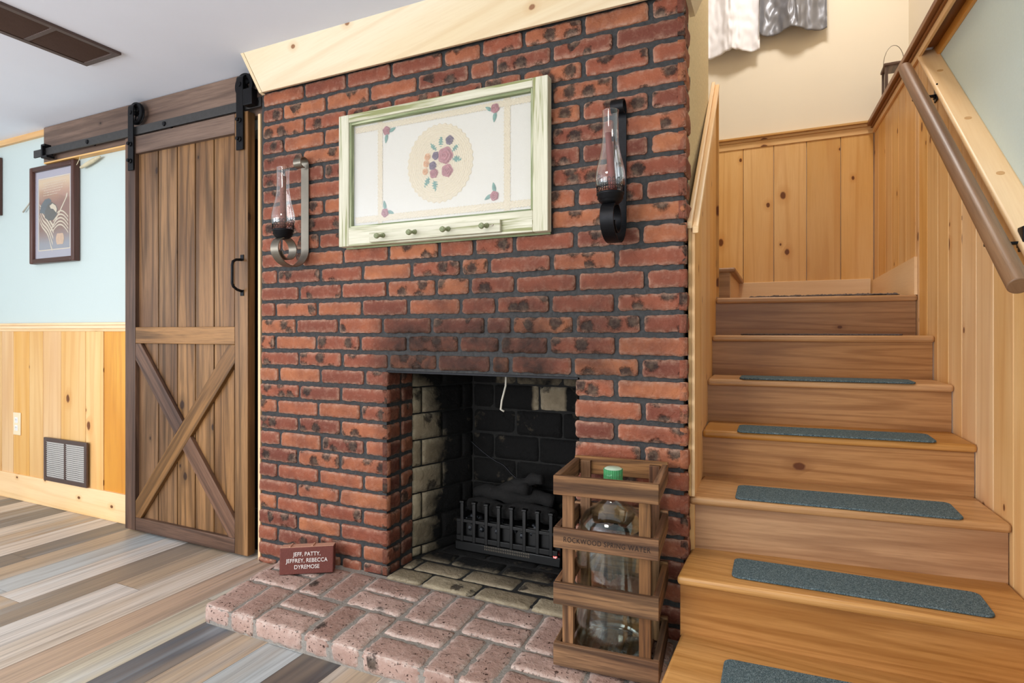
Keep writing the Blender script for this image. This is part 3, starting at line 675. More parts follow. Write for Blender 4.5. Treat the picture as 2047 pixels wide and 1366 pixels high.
# the falling brace is cut square against the rising one
def half(f0, f1, tn):
    p, q = Vector(A0), Vector(A1); d = (q-p).normalized(); n = Vector((-d.y, d.x)); r0 = Vector(R0); rd = (Vector(R1)-r0).normalized(); rn = Vector((-rd.y, rd.x))
    P = [tuple(p+d*a-n*.044) for a in (-.15, LB+.15)]+[tuple(p+d*a+n*.044) for a in (LB+.15, -.15)]
    for ax, v_, less in ((0, -3.1135, False), (0, -2.3595, True), (1, .0825, False), (1, 1.0115, True)): P = clip(P, ax, v_, less)
    # clip against the edge of the rising brace
    Q = [((Vector(a)-r0).dot(rd), (Vector(a)-r0).dot(rn)) for a in P]; Q = clip(Q, 1, f0*.0445, f0 < 0)
    P = [tuple(r0+rd*a[0]+rn*a[1]) for a in Q]
    if sum(P[i-1][0]*P[i][1]-P[i][0]*P[i-1][1] for i in range(len(P))) < 0: P = P[::-1]
    m = MB(); k = len(P); m.v = [Vector((a[0], .0018, a[1])) for a in P]+[Vector((a[0], .0225, a[1])) for a in P]
    uvf = [((Vector(a)-p).dot(d), (Vector(a)-p).dot(n)) for a in P]
    m.face(range(k), uvf, tn); m.face([2*k-1-i for i in range(k)], uvf[::-1], tn)
    for i in range(k): j = (i+1) % k; m.face([j, i, k+i, k+j], [uvf[j], uvf[i], (uvf[i][0], uvf[i][1]+.02), (uvf[j][0], uvf[j][1]+.02)], tn)
    return m.build('brace', 'barn_dark', BD, bevel=.002)
half(1, 0, (.3, .7, 0)); half(-1, 0, (.5, .75, 0))
# pull handle
m = MB(); hx = -2.305
m.tube([(hx, -.004, 1.415), (hx+.0, -.035, 1.412), (hx, -.052, 1.402), (hx, -.056, 1.385), (hx, -.056, 1.30), (hx, -.05, 1.285), (hx, -.03, 1.272), (hx, -.004, 1.266)], .0065, 10)
for z_, s_ in ((1.425, 1), (1.258, -1)):
    m.box((hx-.011, -.004, min(z_-.014, z_+.014)), (hx+.011, 0, max(z_-.014, z_+.014)))
m.build('pull_handle', 'black_iron', BD, smooth=False, bevel=.001)
def hanger(x, nm='roller_hanger'):
    m = MB(); pth = [(x, -.010, 1.935), (x, -.010, 2.26)]
    for i in range(1, 10): a = PI*i/9; pth.append((x, -.010+.024*(1-math.cos(a)), 2.268+.024*math.sin(a)))
    pth += [(x, .038, 2.20)]
    pth = pth[:-1]
    m.strap(pth, (1, 0, 0), .045, .006); h = m.build(nm, 'black_iron', BD, bevel=.0008)
    m = MB(); Mw = T(x+.006, .014, 2.245) @ Matrix.Rotation(PI/2, 4, 'X')
    m.lathe([(.040, -.009), (.058, -.009), (.060, -.004), (.055, 0), (.060, .004), (.058, .009), (.040, .009), (.040, -.009)], 40, M=Mw)
    for k in range(5):
        a = k*2*PI/5+.3; m.box((-.004, 0, -.003), (.004, .042, .003), M=Mw @ Matrix.Rotation(a, 4, 'Z'))
    m.lathe([(0, -.010), (.012, -.010), (.012, .010), (0, .010)], 16, M=Mw)
    m.build('wheel', 'black_iron', h, bevel=0)
    for z_ in (1.985, 2.075):
        m = MB(); Mz = T(x, -.013, z_) @ Matrix.Rotation(PI/2, 4, 'X'); m.lathe([(0, .0), (.013, .0), (.013, .005), (.009, .008), (.009, .017), (.0, .018)], 10, M=Mz); m.build('bolt', 'black_iron', h)
    m = MB(); Mz = T(x, -.013, 2.245) @ Matrix.Rotation(PI/2, 4, 'X'); m.lathe([(0, 0), (.012, 0), (.011, .004), (0, .004)], 10, M=Mz); m.build('bolt', 'black_iron', h)
hanger(-3.133); hanger(-2.310)
TR = thing('sliding_door_track', (-3.1, .03, 2.1), 'dark brown header board with black steel track bar across the top of the barn door', 'door track')
m = MB(); m.box((-4.075, .045, 2.108), (-2.20, WL, CEIL-.003), 0, (.45, .55, 0)); m.build('header_board', 'header_wood', TR, bevel=.002)
m = MB(); m.box((-4.075, .046, 2.100), (-3.20, WL-.002, 2.109), 0, (.8, .9, 0)); m.build('header_edge', 'pine', TR)
m = MB(); m.box((-4.10, .004, 2.128), (-2.19, .013, 2.172)); m.build('track_bar', 'track_steel', TR, bevel=.001)
for x in (-3.98, -3.55, -2.88, -2.215):
    m = MB(); m.lathe([(0, 0), (.013, 0), (.011, .006), (0, .007)], 12, M=T(x, .004, 2.15) @ Matrix.Rotation(PI/2, 4, 'X')); m.lathe([(.011, 0), (.011, .033)], 10, M=T(x, .046, 2.15) @ Matrix.Rotation(PI/2, 4, 'X')); m.build('bolt', 'black_iron', TR)
m = MB(); m.box((-3.985, -.014, 2.12), (-3.97, .022, 2.185)); m.box((-3.985, -.014, 2.108), (-3.925, .03, 2.122)); m.box((-3.985, -.014, 2.178), (-3.945, .022, 2.19)); m.build('end_stop', 'black_iron', TR, bevel=.002)
m = MB(); m.box((-2.262, -.034, 2.128), (-2.205, .0, 2.205)); m.build('end_stop', 'black_iron', TR, bevel=.003)

# ------------------------------------------------------------------ things on the left wall
# outlet
OU = thing('wall_outlet', (-4.42, WL-.016, .48), 'almond double power outlet set in the pine panelling', 'outlet')
yb_ = WL-.0165
m = MB(); m.box((-4.462, yb_-.006, .412), (-4.378, yb_, .556)); m.build('cover_plate', 'almond', OU, bevel=.004)
for z_ in (.458, .508):
    m = MB(); m.box((-4.437, yb_-.009, z_-.018), (-4.403, yb_-.006, z_+.018)); q_ = m.build('receptacle', 'white_plastic', OU, bevel=.006)
    m = MB(); m.box((-4.4285, yb_-.0095, z_-.004), (-4.4265, yb_-.009, z_+.010)); m.box((-4.4135, yb_-.0095, z_-.004), (-4.4115, yb_-.009, z_+.010)); m.box((-4.422, yb_-.0095, z_-.013), (-4.418, yb_-.009, z_-.009)); m.build('slot', 'duct_dark', q_)
def register(name, lo, hi, M, nslat, mats, label, cat, border, sections, slat_h, frame_t=.012, slat_a=.55):
    """a louvred register lying in the local xz plane facing -y"""
    o = thing(name, tuple(M @ Vector(((lo[0]+hi[0])/2, 0, lo[1]))), label, cat)
    m = MB(); W = hi[0]-lo[0]; H = hi[1]-lo[1]
    m.box((lo[0], -frame_t, lo[1]), (lo[0]+border, 0, hi[1]), M=M); m.box((hi[0]-border, -frame_t, lo[1]), (hi[0], 0, hi[1]), M=M)
    m.box((lo[0]+border, -frame_t, lo[1]), (hi[0]-border, 0, lo[1]+border), 0, M=M); m.box((lo[0]+border, -frame_t, hi[1]-border), (hi[0]-border, 0, hi[1]), 0, M=M)
    sw = (W-2*border-.02*(sections-1))/sections
    for i in range(1, sections): x = lo[0]+border+i*sw+(i-1)*.02; m.box((x, -frame_t*.85, lo[1]+border), (x+.02, 0, hi[1]-border), 2, M=M)
    m.build('frame', mats[0], o, bevel=.0015)
    m = MB(); m.box((lo[0]+.006, -.002, lo[1]+.006), (hi[0]-.006, -.0005, hi[1]-.006), M=M); m.build('backing', 'duct_dark', o)
    m = MB(); ih = H-2*border
    for i in range(sections):
        x = lo[0]+border+i*(sw+.02)
        for j in range(nslat):
            z_ = lo[1]+border+ih*(j+.5)/nslat
            m.box((x, -.0005, -slat_h/2), (x+sw, .0005, slat_h/2), 0, M=M @ T(0, -.007, z_) @ Matrix.Rotation(slat_a, 4, 'X'))
    m.build('louvers', mats[1], o); return o
register('wall_vent', (-4.078, .166), (-3.638, .428), T(0, WL-.0275, 0), 18, ('brown_metal', 'louver_grey'), 'brown framed louvred air register low on the pine panelling', 'vent', .024, 2, .0118, slat_a=.42)
Mv = T(-2.667, -.336, CEIL) @ Matrix.Rotation(PI/2, 4, 'Z') @ Matrix.Rotation(PI/2, 4, 'X')
# local x -> along -y of the room, facing down
Mv = Matrix(((0, 0, -1, -2.667), (-1, 0, 0, -.336), (0, 1, 0, CEIL), (0, 0, 0, 1)))
register('ceiling_vent', (.0, .0), (.50, .262), Mv, 16, ('brown_metal', 'brown_metal'), 'long dark brown louvred vent in the white ceiling', 'vent', .026, 2, .0065, slat_a=.5)
# framed print
PF = thing('framed_print', (-4.0, .05, 1.50), 'dark wood framed print of an eagle wrapped in a striped flag, on the aqua wall', 'picture')
fx0, fx1, fz0, fz1 = -4.243, -3.767, 1.495, 2.095; y0, y1 = .047, WL-.001
for lo, hi in (((fx0, y0, fz0), (fx0+.032, y1, fz1)), ((fx1-.032, y0, fz0), (fx1, y1, fz1)), ((fx0+.032, y0, fz0), (fx1-.032, y1, fz0+.03)), ((fx0+.032, y0, fz1-.03), (fx1-.032, y1, fz1))):
    m = MB(); m.box(lo, hi); m.build('frame_side', 'frame_wood', PF, bevel=.006)
m = MB(); m.box((fx0+.02, .066, fz0+.02), (fx1-.02, .070, fz1-.02)); m.build('mat_board', 'mat_board', PF)
pr0, pr1, pz0, pz1 = fx0+.075, fx1-.075, fz0+.085, fz1-.08
m = MB(); m.grid(lambda a, b_: (pr0+(pr1-pr0)*a, .0655, pz0+(pz1-pz0)*b_), 1, 1); PS = m.build('print', 'print_sheet', PF)
m = MB(); y_ = .0652
for a, b_ in (((pr0-.006, pz0-.006), (pr1+.006, pz0-.002)), ((pr0-.006, pz1+.002), (pr1+.006, pz1+.006)), ((pr0-.006, pz0-.002), (pr0-.002, pz1+.002)), ((pr1+.002, pz0-.002), (pr1+.006, pz1+.002))): m.box((a[0], y_, a[1]), (b_[0], y_+.0005, b_[1]))
m.build('mat_line', 'almond', PF)
# flag with stripes, canton, eagle head, staff, badge, faint lines of verse
plain('flag_cream', 'd8c6ac', .7); plain('flag_red', '7a3a2e', .7); plain('flag_navy', '4d4f5e', .7, var=.6, bscale=130); plain('eagle_dark', '3c2620', .7); plain('verse', 'd9c2a8', .7)
def flat(name, polys, mat, yy=.0648):
    m = MB()
    for p in polys:
        b = len(m.v); m.v += [Vector((pr0+(pr1-pr0)*a, yy, pz0+(pz1-pz0)*b_)) for a, b_ in p]; m.face(range(b, b+len(p)), [(0, 0)]*len(p), (.5, .5, 0))
    return m.build(name, mat, PS)
st = []; sr = []
for k in range(5):
    for s0 in range(8):
        f0, f1 = s0/8, (s0+1)/8
        def pp(f, k=k, t_=0.): return (.02+f*.45+.02*math.sin(f*7+k), .66-.30*f-.045*(k*2+t_)*(.55+f*.4)-.02*math.sin(f*8))
        (st if True else sr).append([pp(f0), pp(f1), pp(f1, t_=1.), pp(f0, t_=1.)])
for k in range(5):
    for s0 in range(8):
        f0, f1 = s0/8, (s0+1)/8
        def pp(f, k=k, t_=0.): return (.48+f*.48, .40-.05*(k*2+t_)*.42+.13*math.sin(f*2.6+.3)-.04*f*k*.3)
        st.append([pp(f0), pp(f1), pp(f1, t_=1.), pp(f0, t_=1.)])
flat('flag_stripes', st, 'flag_cream', .0646)
flat('flag_canton', [[(.02, .53), (.12, .52), (.2, .50), (.28, .55), (.33, .62), (.42, .68), (.34, .72), (.2, .71), (.08, .64)]], 'flag_navy', .0644)
flat('eagle_body', [[(.2, .45), (.34, .4), (.5, .41), (.6, .48), (.62, .56), (.55, .62), (.42, .66), (.3, .63), (.2, .54)]], 'eagle_dark', .0642)
flat('eagle_head', [[(.36, .61), (.46, .64), (.56, .60), (.60, .55), (.58, .50), (.53, .53), (.48, .56), (.40, .57)]], 'flag_cream', .0640)
flat('flag_staff', [[(.36, .24), (.40, .24), (.93, .70), (.95, .75), (.91, .75), (.88, .69)]], 'flag_cream', .0638)
flat('badge', [[(.70+.13*math.cos(a), .13+.085*max(-.9, min(.9, 1.3*math.sin(a)))) for a in [i*PI/8 for i in range(16)]]], 'bud_peach', .0640)
vs = []; random.seed(11)
for r in range(6):
    x = .12+.05*random.random(); ln = .72-.05*r+.1*random.random()
    while x < .12+ln:
        w_ = random.uniform(.03, .08); zc = .93-.035*r+.02*x; vs.append([(x, zc), (x+w_, zc+.002), (x+w_, zc+.014), (x, zc+.012)]); x += w_+.018
flat('verse_lines', vs, 'verse', .0640)
m = MB(); m.box((fx0+.028, .0605, fz0+.026), (fx1-.028, .0615, fz1-.026)); m.build('glass', 'sheet_glass', PF)
# husk stick and cord behind the print's corner
m = MB(); m.tube([(-3.72, .062, 2.040), (-3.66, .062, 2.052), (-3.60, .062, 2.066), (-3.545, .062, 2.078), (-3.53, .062, 2.081)], [.008, .012, .012, .007, .003], 10)
HS = tag(m.build('dried_husk', 'husk', smooth=True), 'pale dried husk stuck behind the upper right corner of the framed print', 'dried plant')
m = MB(); m.tube([(-3.76, .06, 2.06), (-3.72, .055, 2.09), (-3.70, .05, 2.125)], .0018, 6); m.build('cord', 'husk', HS)
m = MB(); m.tube([(-4.36, .07, 1.835), (-4.30, .07, 1.875), (-4.246, .07, 1.915)], [.005, .004, .003], 8)
HS = tag(m.build('dry_twig', 'wire_white', smooth=True), 'thin grey twig poking out from the left side of the framed print', 'dried plant')
m = MB(); m.box((-4.95, .05, 1.84), (-4.636, WL-.001, 2.22)); pf2 = tag(m.build('dark_picture_frame', 'frame_wood', bevel=.004), 'dark framed picture cut off by the left edge of the photo', 'picture')

# ------------------------------------------------------------------ painted window sash with lace panel
SF = thing('painted_sash_frame', (-1.206, -.03, 1.43), 'distressed white and green old window sash framing a lace doily panel, hung on the bricks', 'wall decor')
X0, X1, Z0, Z1 = -1.678, -.735, 1.430, 1.980; yf, ybk = -.046, -.008
def sb_(nm, lo, hi, g, mt='sash_paint', bv=.003):
    m = MB(); m.box(lo, hi, g); return m.build(nm, mt, SF, bevel=bv)
sb_('stile', (X0, yf, Z0), (X0+.052, ybk, Z1), 2); sb_('stile', (X1-.058, yf, Z0), (X1, ybk, Z1), 2)
sb_('top_rail', (X0+.052, yf, Z1-.033), (X1-.058, ybk, Z1), 0); sb_('bottom_rail', (X0+.052, yf, Z0), (X1-.058, ybk, Z0+.078), 0)
gx0, gx1, gz0, gz1 = X0+.052, X1-.058, Z0+.078, Z1-.033
for lo, hi, g in (((gx0, -.040, gz0), (gx0+.010, -.02, gz1), 2), ((gx1-.010, -.040, gz0), (gx1, -.02, gz1), 2), ((gx0+.01, -.040, gz1-.011), (gx1-.01, -.02, gz1), 0), ((gx0+.01, -.042, gz0-.001), (gx1-.01, -.02, gz0+.006), 0)):
    sb_('glazing_bead', lo, hi, g, 'sash_green', .002)
m = MB(); m.box((X0+.01, -.010, Z0-.006), (X1-.004, -.004, Z0+.02)); m.build('back_edge', 'sash_green', SF)
FBc = MB().box((gx0, -.019, gz0), (gx1, -.014, gz1)).build('linen_panel', 'linen', SF)
MB().box((gx0, -.0315, gz0), (gx1, -.030, gz1)).build('glass', 'sheet_glass', SF)
# crocheted doily: relief on a disc
dc = (-1.197, 1.731); RD = .148
def doil(a, t_):
    r = .001+RD*t_*(1+.018*math.cos(a*2*PI*36)*smst(.85, 1, t_)); an = a*2*PI
    row = t_*17; ph = math.floor(row)*.5
    h = .0022*(abs(math.sin(row*PI))**.5)*(.45+.55*abs(math.sin(an*(18+6*math.floor(row))/2*.5+ph*PI)))
    h *= smst(1.0, .97, t_) if t_ > .97 else 1
    return (dc[0]+r*math.cos(an), -.0192-h-.0004, dc[1]+r*math.sin(an)*1.03)
MB().grid(doil, 420, 102, closeu=True).build('doily', 'lace', FBc, smooth=True)
def lace_strip(p0, p1, w_):
    p0, p1 = Vector(p0), Vector(p1); d = (p1-p0); Ln = d.length; d.normalize(); n = Vector((-d.y, d.x)); m = MB()
    def fn(a, b_):
        s_ = a*Ln; t_ = (b_-.5); edge = .0018*math.sin(s_*520); q_ = p0+d*s_+n*(t_*w_+edge*(1 if abs(t_) > .3 else 0))
        h = .0022*abs(math.sin(s_*190+4*math.sin(t_*9)))*abs(math.sin(t_*w_*260+math.cos(s_*190)*1.6))
        return (q_.x, -.0193-h, q_.y)
    m.grid(fn, int(Ln/.0025), 14); return m.build('lace_strip', 'lace', FBc, smooth=True)
lace_strip((-1.482, gz0+.012), (-1.482, gz1-.008), .024); lace_strip((-.905, gz0+.012), (-.905, gz1-.008), .026)
lace_strip((gx0+.015, 1.917), (gx1-.015, 1.917), .024); lace_strip((gx0+.015, 1.541), (gx1-.015, 1.541), .026)
def rose(c, r, mt='rose', nm='ribbon_rose'):
    sd = random.random()*6
    def fn(a, t_):
        an = a*2*PI; rr = r*t_*(1+.06*math.sin(an*5+sd)); h = r*.28*(1-t_**3)+.0016*math.sin((t_*3.2+a)*2*PI)
        return (c[0]+rr*math.cos(an), -.0195-.001-max(h, 0), c[1]+rr*math.sin(an))
    return MB().grid(fn, 40, 26, closeu=True).build(nm, mt, FBc, smooth=True)
def leaf(c, ln, w_, ang, mt='leaf_teal'):
    ca, sa = math.cos(ang), math.sin(ang)
    def fn(a, b_):
        s_ = a; hw = w_*.5*math.sin(PI*min(1, s_**.8))**.8; t_ = (b_-.5)*2*hw; x, z_ = s_*ln, t_
        h = .003*(1-abs(b_-.5)*2)*math.sin(PI*s_)+.0006*math.sin(s_*30)
        return (c[0]+x*ca-z_*sa, -.0196-.0006-h, c[1]+x*sa+z_*ca)
    return MB().grid(fn, 12, 6).build('ribbon_leaf', mt, FBc, smooth=True)
def pp_(px, py):  # place inside the bouquet: offsets in the 160x190 crop of the panel
    return (dc[0]+(px-575)/1150*.400, dc[1]-(py-690)/1366*.435+.0)
def pf_(px, py): return (-1.197+(px-570)*.000318, 1.731-(py-690)*.000290+(px-570)*.00000)
for (x, y, r, mt) in ((655, 600, .034, 'rose'), (680, 805, .026, 'rose'), (492, 820, .020, 'rose'), (716, 405, .019, 'rose_dark'), (518, 585, .017, 'rose_dark'), (475, 715, .018, 'rose_dark'), (400, 585, .015, 'bud_peach'), (382, 675, .015, 'bud_peach'), (368, 780, .014, 'bud_peach')):
    rose(pf_(x, y), r, mt, 'ribbon_rose' if mt == 'rose' else 'ribbon_bud')
for (x, y, ln, w_, an) in ((530, 520, .045, .020, 2.3), (590, 480, .048, .024, 1.55), (750, 560, .04, .022, .7), (750, 650, .045, .030, -.2), (430, 850, .05, .026, -2.1), (500, 900, .048, .028, -1.5)):
    leaf(pf_(x, y), ln, w_, an)
for (x, z_, s1, s2) in ((-1.450, 1.895, 0, 1), (-.955, 1.905, 3, 1), (-1.458, 1.560, 0, -1), (-.958, 1.580, 3, -1)):
    rose((x, z_), .018)
    leaf((x+(.012 if s1 == 0 else -.010), z_+.006*(-s2)), .036, .015, (.35 if s1 == 0 else PI-.5)*s2 if s1 == 0 else (PI-.5*s2)); leaf((x+.002, z_-.012*s2), .040, .016, -1.75*s2)
# peg shelf
PG = MB().box((-1.506, -.062, 1.437), (-.914, -.0465, 1.482), 0).build('peg_rail', 'sash_paint', SF, bevel=.002)
for i, (x, z_) in enumerate(((-1.435, 1.460), (-1.283, 1.463), (-1.132, 1.463), (-.968, 1.463))):
    Mp = T(x, -.062, z_) @ Matrix.Rotation(PI/2+.18, 4, 'X')
    MB().lathe([(0, 0), (.010, 0), (.009, .006), (.006, .012), (.006, .028), (.009, .034), (.0115, .042), (.009, .049), (0, .051)], 16, M=Mp).build('peg', 'sash_green', PG, smooth=True)
MB().lathe([(0, 0), (.004, 0), (.003, .002), (0, .002)], 10, M=T(-.944, -.0622, 1.463) @ Matrix.Rotation(PI/2, 4, 'X')).build('screw', 'screw', PG)
MB().lathe([(0, 0), (.007, .001), (.008, .006), (0, .010)], 12, c=(-1.235, -.02, 1.9805)).build('knob', 'white_plastic', SF, smooth=True)

# ------------------------------------------------------------------ hurricane candle sconces
def sconce(x, dz, label, strap_mat, candle):
    o = thing('candle_sconce', (x, 0, 1.35+dz), label, 'wall sconce', 'candle sconces on the chimney')
    wdt = .044; y0 = -.006; m = MB(); pth = []
    for i in range(14):    # small curl at the top, rolling forward
        a = PI*1.55*(1-i/13); pth.append((x, y0-.026+.026*math.cos(a)*(1-.25*(1-i/13)), 1.815+.026*math.sin(a)*(1-.25*(1-i/13))))
    for i in range(1, 8): pth.append((x, y0, 1.815-i*(1.815-1.44)/7))
    # bottom sweep forward then up and curling in
    for i in range(1, 12):
        a = (PI/2)*i/11; pth.append((x, y0-.085*(1-math.cos(a)), 1.44-.085*math.sin(a)))
    cy, r0_ = y0-.090, .066; cz = 1.355+r0_
    for i in range(1, 40):
        f = i/39; a = -PI/2-f*1.22*2*PI; r = r0_*(1-.50*f)
        pth.append((x, cy+r*math.cos(a)-.026*math.sin(min(1, f*3)*PI/2), cz+r*math.sin(a)))
    m.strap([(p[0], p[1], p[2]+dz) for p in pth], (1, 0, 0), wdt, .0045)
    s_ = m.build('scroll_strap', strap_mat, o, bevel=.0006, seg=1)
    cyc = y0-.125; zb = 1.466+dz
    c_ = (x, cyc, zb)
    m = MB(); m.lathe([(0, -.002), (.012, .0), (.026, .004), (.036, .013), (.037, .018), (.041, .020), (.041, .032), (.044, .034), (.044, .040), (.040, .042), (.0, .042)], 32, c_); m.build('candle_cup', 'black_iron', o, smooth=True)
    # pierced gallery: a crown of small loops
    m = MB(); N = 18
    for k in range(N):
        a = k*2*PI/N
        for zz, rr in ((.050, .0052), (.062, .0050), (.074, .0056)):
            aa = a+(PI/N if zz == .062 else 0); R_ = .0425+.06*(zz-.042)
            pts = [(c_[0]+(R_)*math.cos(aa+rr/R_*math.cos(q_*PI/4)), c_[1]+R_*math.sin(aa+rr/R_*math.cos(q_*PI/4)), c_[2]+zz+rr*1.25*math.sin(q_*PI/4)) for q_ in range(9)]
            m.tube(pts, .0010, 5, caps=False)
    m.build('gallery', 'black_iron', o, smooth=True)
    gp = [(.030, .044), (.040, .052), (.046, .066), (.0485, .085), (.047, .105), (.042, .130), (.035, .155), (.0295, .18), (.0265, .205), (.0255, .235), (.0255, .27), (.0262, .302)]
    m = MB(); m.lathe(dense(gp, 2), 40, c_); m.build('glass_chimney', 'clear_glass', o, smooth=True)
    m = MB(); pts = [(x+.0262*math.cos(q_*PI/16), cyc+.0262*math.sin(q_*PI/16), zb+.302) for q_ in range(33)]; m.tube(pts, .0009, 5, caps=False); m.build('glass_rim', 'white_plastic' if False else 'clear_glass', o, smooth=True)
    m = MB()
    if candle == 'bumpy': m.tube([(x, cyc, zb+.042+i*.0225) for i in range(11)], [.0125]*11, 14); m.build('candle', 'candle_bumpy', o, smooth=True)
    else: m.tube([(x+.008-.016*i/8, cyc+.002, zb+.042+i*.024) for i in range(9)], [.0135-.0005*i for i in range(9)], 14); m.build('candle', 'candle_red', o, smooth=True)
    return o
sconce(-1.905, .0, 'bronze scroll candle sconce with glass chimney, left of the painted sash near the barn door', 'pewter', 'bumpy')
sconce(-.487, .012, 'black scroll candle sconce with glass chimney, right of the painted sash near the stairs', 'black_iron', 'plain')

# ------------------------------------------------------------------ staircase
ST = thing('staircase', (.16, 0, 0), 'seven oak steps with rounded nosings climbing to a landing, right of the brick chimney', 'staircase')
LW = lambda Y: -.250-.028*max(Y, 0)      # face of the panelling on the left of the stairs
def stp(k, dy=0.):
    l = ((-.275, -.272, -.268)[k] if k < 3 else LW(SL[k])+.001, SL[k]+dy); r = (RW(SR[k])-.001, SR[k]+dy); return l, r
for k in range(7):
    z = SZ[k]; l, r = stp(k); zl = SZ[k-1] if k else 0
    nl = stp(k+1) if k < 6 else ((-.272, 1.6), (RW(1.6), 1.6))
    # tread with nosing
    m = MB(); bl = (LW(nl[0][1])+.001 if k > 1 else -.262, nl[0][1]+.06) if k < 6 else (-.272, BACK-.002); br = (RW(nl[1][1])-.003, nl[1][1]+.06) if k < 6 else (RW(BACK)-.002, BACK-.002)
    if k == 6:
        m.hexa([(l[0], l[1], z-.028), (r[0], r[1], z-.028), (bl[0], l[1]+.12, z-.028), (RW(1.27)-.002, r[1]+.12, z-.028), (l[0], l[1], z), (r[0], r[1], z), (bl[0], l[1]+.12, z), (RW(1.27)-.002, r[1]+.12, z)], 0, (random.random(), .5, 0))
    else:
        m.hexa([(l[0], l[1], z-.028), (r[0], r[1], z-.028), (bl[0], bl[1], z-.028), (br[0], br[1], z-.028), (l[0], l[1], z), (r[0], r[1], z), (bl[0], bl[1], z), (br[0], br[1], z)], 0, (random.random(), random.uniform(.4, .7), 0))
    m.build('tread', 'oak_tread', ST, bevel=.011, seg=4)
    # riser
    d = .024; m = MB(); xl = -.266 if k < 2 else LW(l[1]+d+.02)-.002
    zl -= .01 if k else 0
    m.hexa([(xl, l[1]+d, zl), (r[0]-.003, r[1]+d, zl), (xl, l[1]+d+.018, zl), (r[0]-.003, r[1]+d+.018, zl), (xl, l[1]+d, z-.014), (r[0]-.003, r[1]+d, z-.014), (xl, l[1]+d+.018, z-.014), (r[0]-.003, r[1]+d+.018, z-.014)], 0, (random.random(), [.75, .7, .6, .6, .5, .4, .2][k], 0))  # upper risers darker: shade of the flight put into the wood tone
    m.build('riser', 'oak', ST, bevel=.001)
    if k < 2:    # closed side of the two lowest steps
        m = MB(); m.box((-.266, l[1]+d+.019, 0), (-.250, nl[0][1]+.02, z-.029), 1); m.build('side_panel', 'pine', ST)
m = MB()
for i in range(6): m.box((-.28, 1.24+.15*i, SZ[6]-.028), (RW(BACK)-.003, 1.24+.15*(i+1)-.001, SZ[6]-.0005), 0)
m.build('landing_boards', 'oak_tread', ST)
# first step of the upper flight, turning left behind the chimney
m = MB(); m.box((-1.1, 1.34, SZ[6]), (-.236, 1.36, 1.39), 0, (.4, .3, 0)); m.build('upper_side', 'oak', ST)
m = MB(); m.box((-.250, 1.36, SZ[6]), (-.234, BACK-.02, 1.39), 1, (.1, .5, 0)); m.build('upper_riser', 'pine_pale', ST)
m = MB(); m.box((-1.1, 1.33, 1.39), (-.205, BACK-.02, 1.416), 1, (.1, .5, 0)); m.build('upper_tread', 'oak', ST, bevel=.010, seg=3)
# stair pads, each with rounded corners
def pad(k, x0, x1, fy0, fy1, dep, label, mat='carpet_teal', th=.007, name='stair_pad'):
    z = SZ[k]; m = MB(); pts = []; rc = .022
    for cx, cy, a0 in ((x1-rc, dep-rc, 0), (x0+rc, dep-rc, PI/2), (x0+rc, rc, PI), (x1-rc, rc, 1.5*PI)):
        for i in range(6): a = a0+i*PI/10; pts.append((cx+rc*math.cos(a), cy+rc*math.sin(a)))
    def yy(x, t_): return fy0+(fy1-fy0)*(x-x0)/(x1-x0)+t_
    b = len(m.v); n = len(pts)
    m.v += [Vector((p[0], yy(*p), z+.0005)) for p in pts]+[Vector((p[0], yy(*p), z+th)) for p in pts]
    m.face(range(b+n, b+2*n), [(0, 0)]*n, (.5, .5, 0)); m.face(list(range(b, b+n))[::-1], [(0, 0)]*n, (.5, .5, 0))
    for i in range(n): j = (i+1) % n; m.face([b+i, b+j, b+n+j, b+n+i], [(0, 0)]*4, (.5, .5, 0))
    o = m.build(name, mat, bevel=.002); tag(o, label, 'stair pad', 'carpet pads on the stair treads'); return o
pad(0, -.133, .50, -.40, -.36, .14, 'grey green carpet pad on the lowest step, cut by the bottom edge of the photo')
pad(1, -.125, .499, -.130, -.140+.03, .150, 'grey green carpet pad on the second step from the bottom, the largest fully visible one')
pad(2, -.128, .490, .070, .125, .175, 'grey green carpet pad on the third step from the bottom')
pad(3, -.138, .480, .325, .390, .160, 'grey green carpet pad on the fourth step from the bottom')
pad(4, -.144, .464, .575, .620, .155, 'grey green carpet pad on the fifth step from the bottom')
pad(5, -.155, .47, .86, .90, .13, 'thin mauve grey carpet pad on the sixth step, seen edge on', 'rug_grey')
# frayed rug on the landing
m = MB()
def rg(a, b_):
    x = -.135+.64*a; y = 1.17+.02*a+.42*b_; h = .010+.006*mn.noise(Vector((x*30, y*30, 1)))+.004*mn.noise(Vector((x*140, y*60, 4))); ed = min(a, 1-a, b_, 1-b_)
    return (x+.006*mn.noise(Vector((a*3, b_*40, 0))), y+.008*mn.noise(Vector((a*60, b_, 2))), SZ[6]+.001+max(.002, h*(smst(0, .02, ed)*.6+.4)))
m.grid(rg, 160, 40); tag(m.build('landing_rug', 'rug_grey', smooth=True), 'shaggy brown grey rug lying on the landing at the top of the steps', 'rug')
for i in range(0): pass

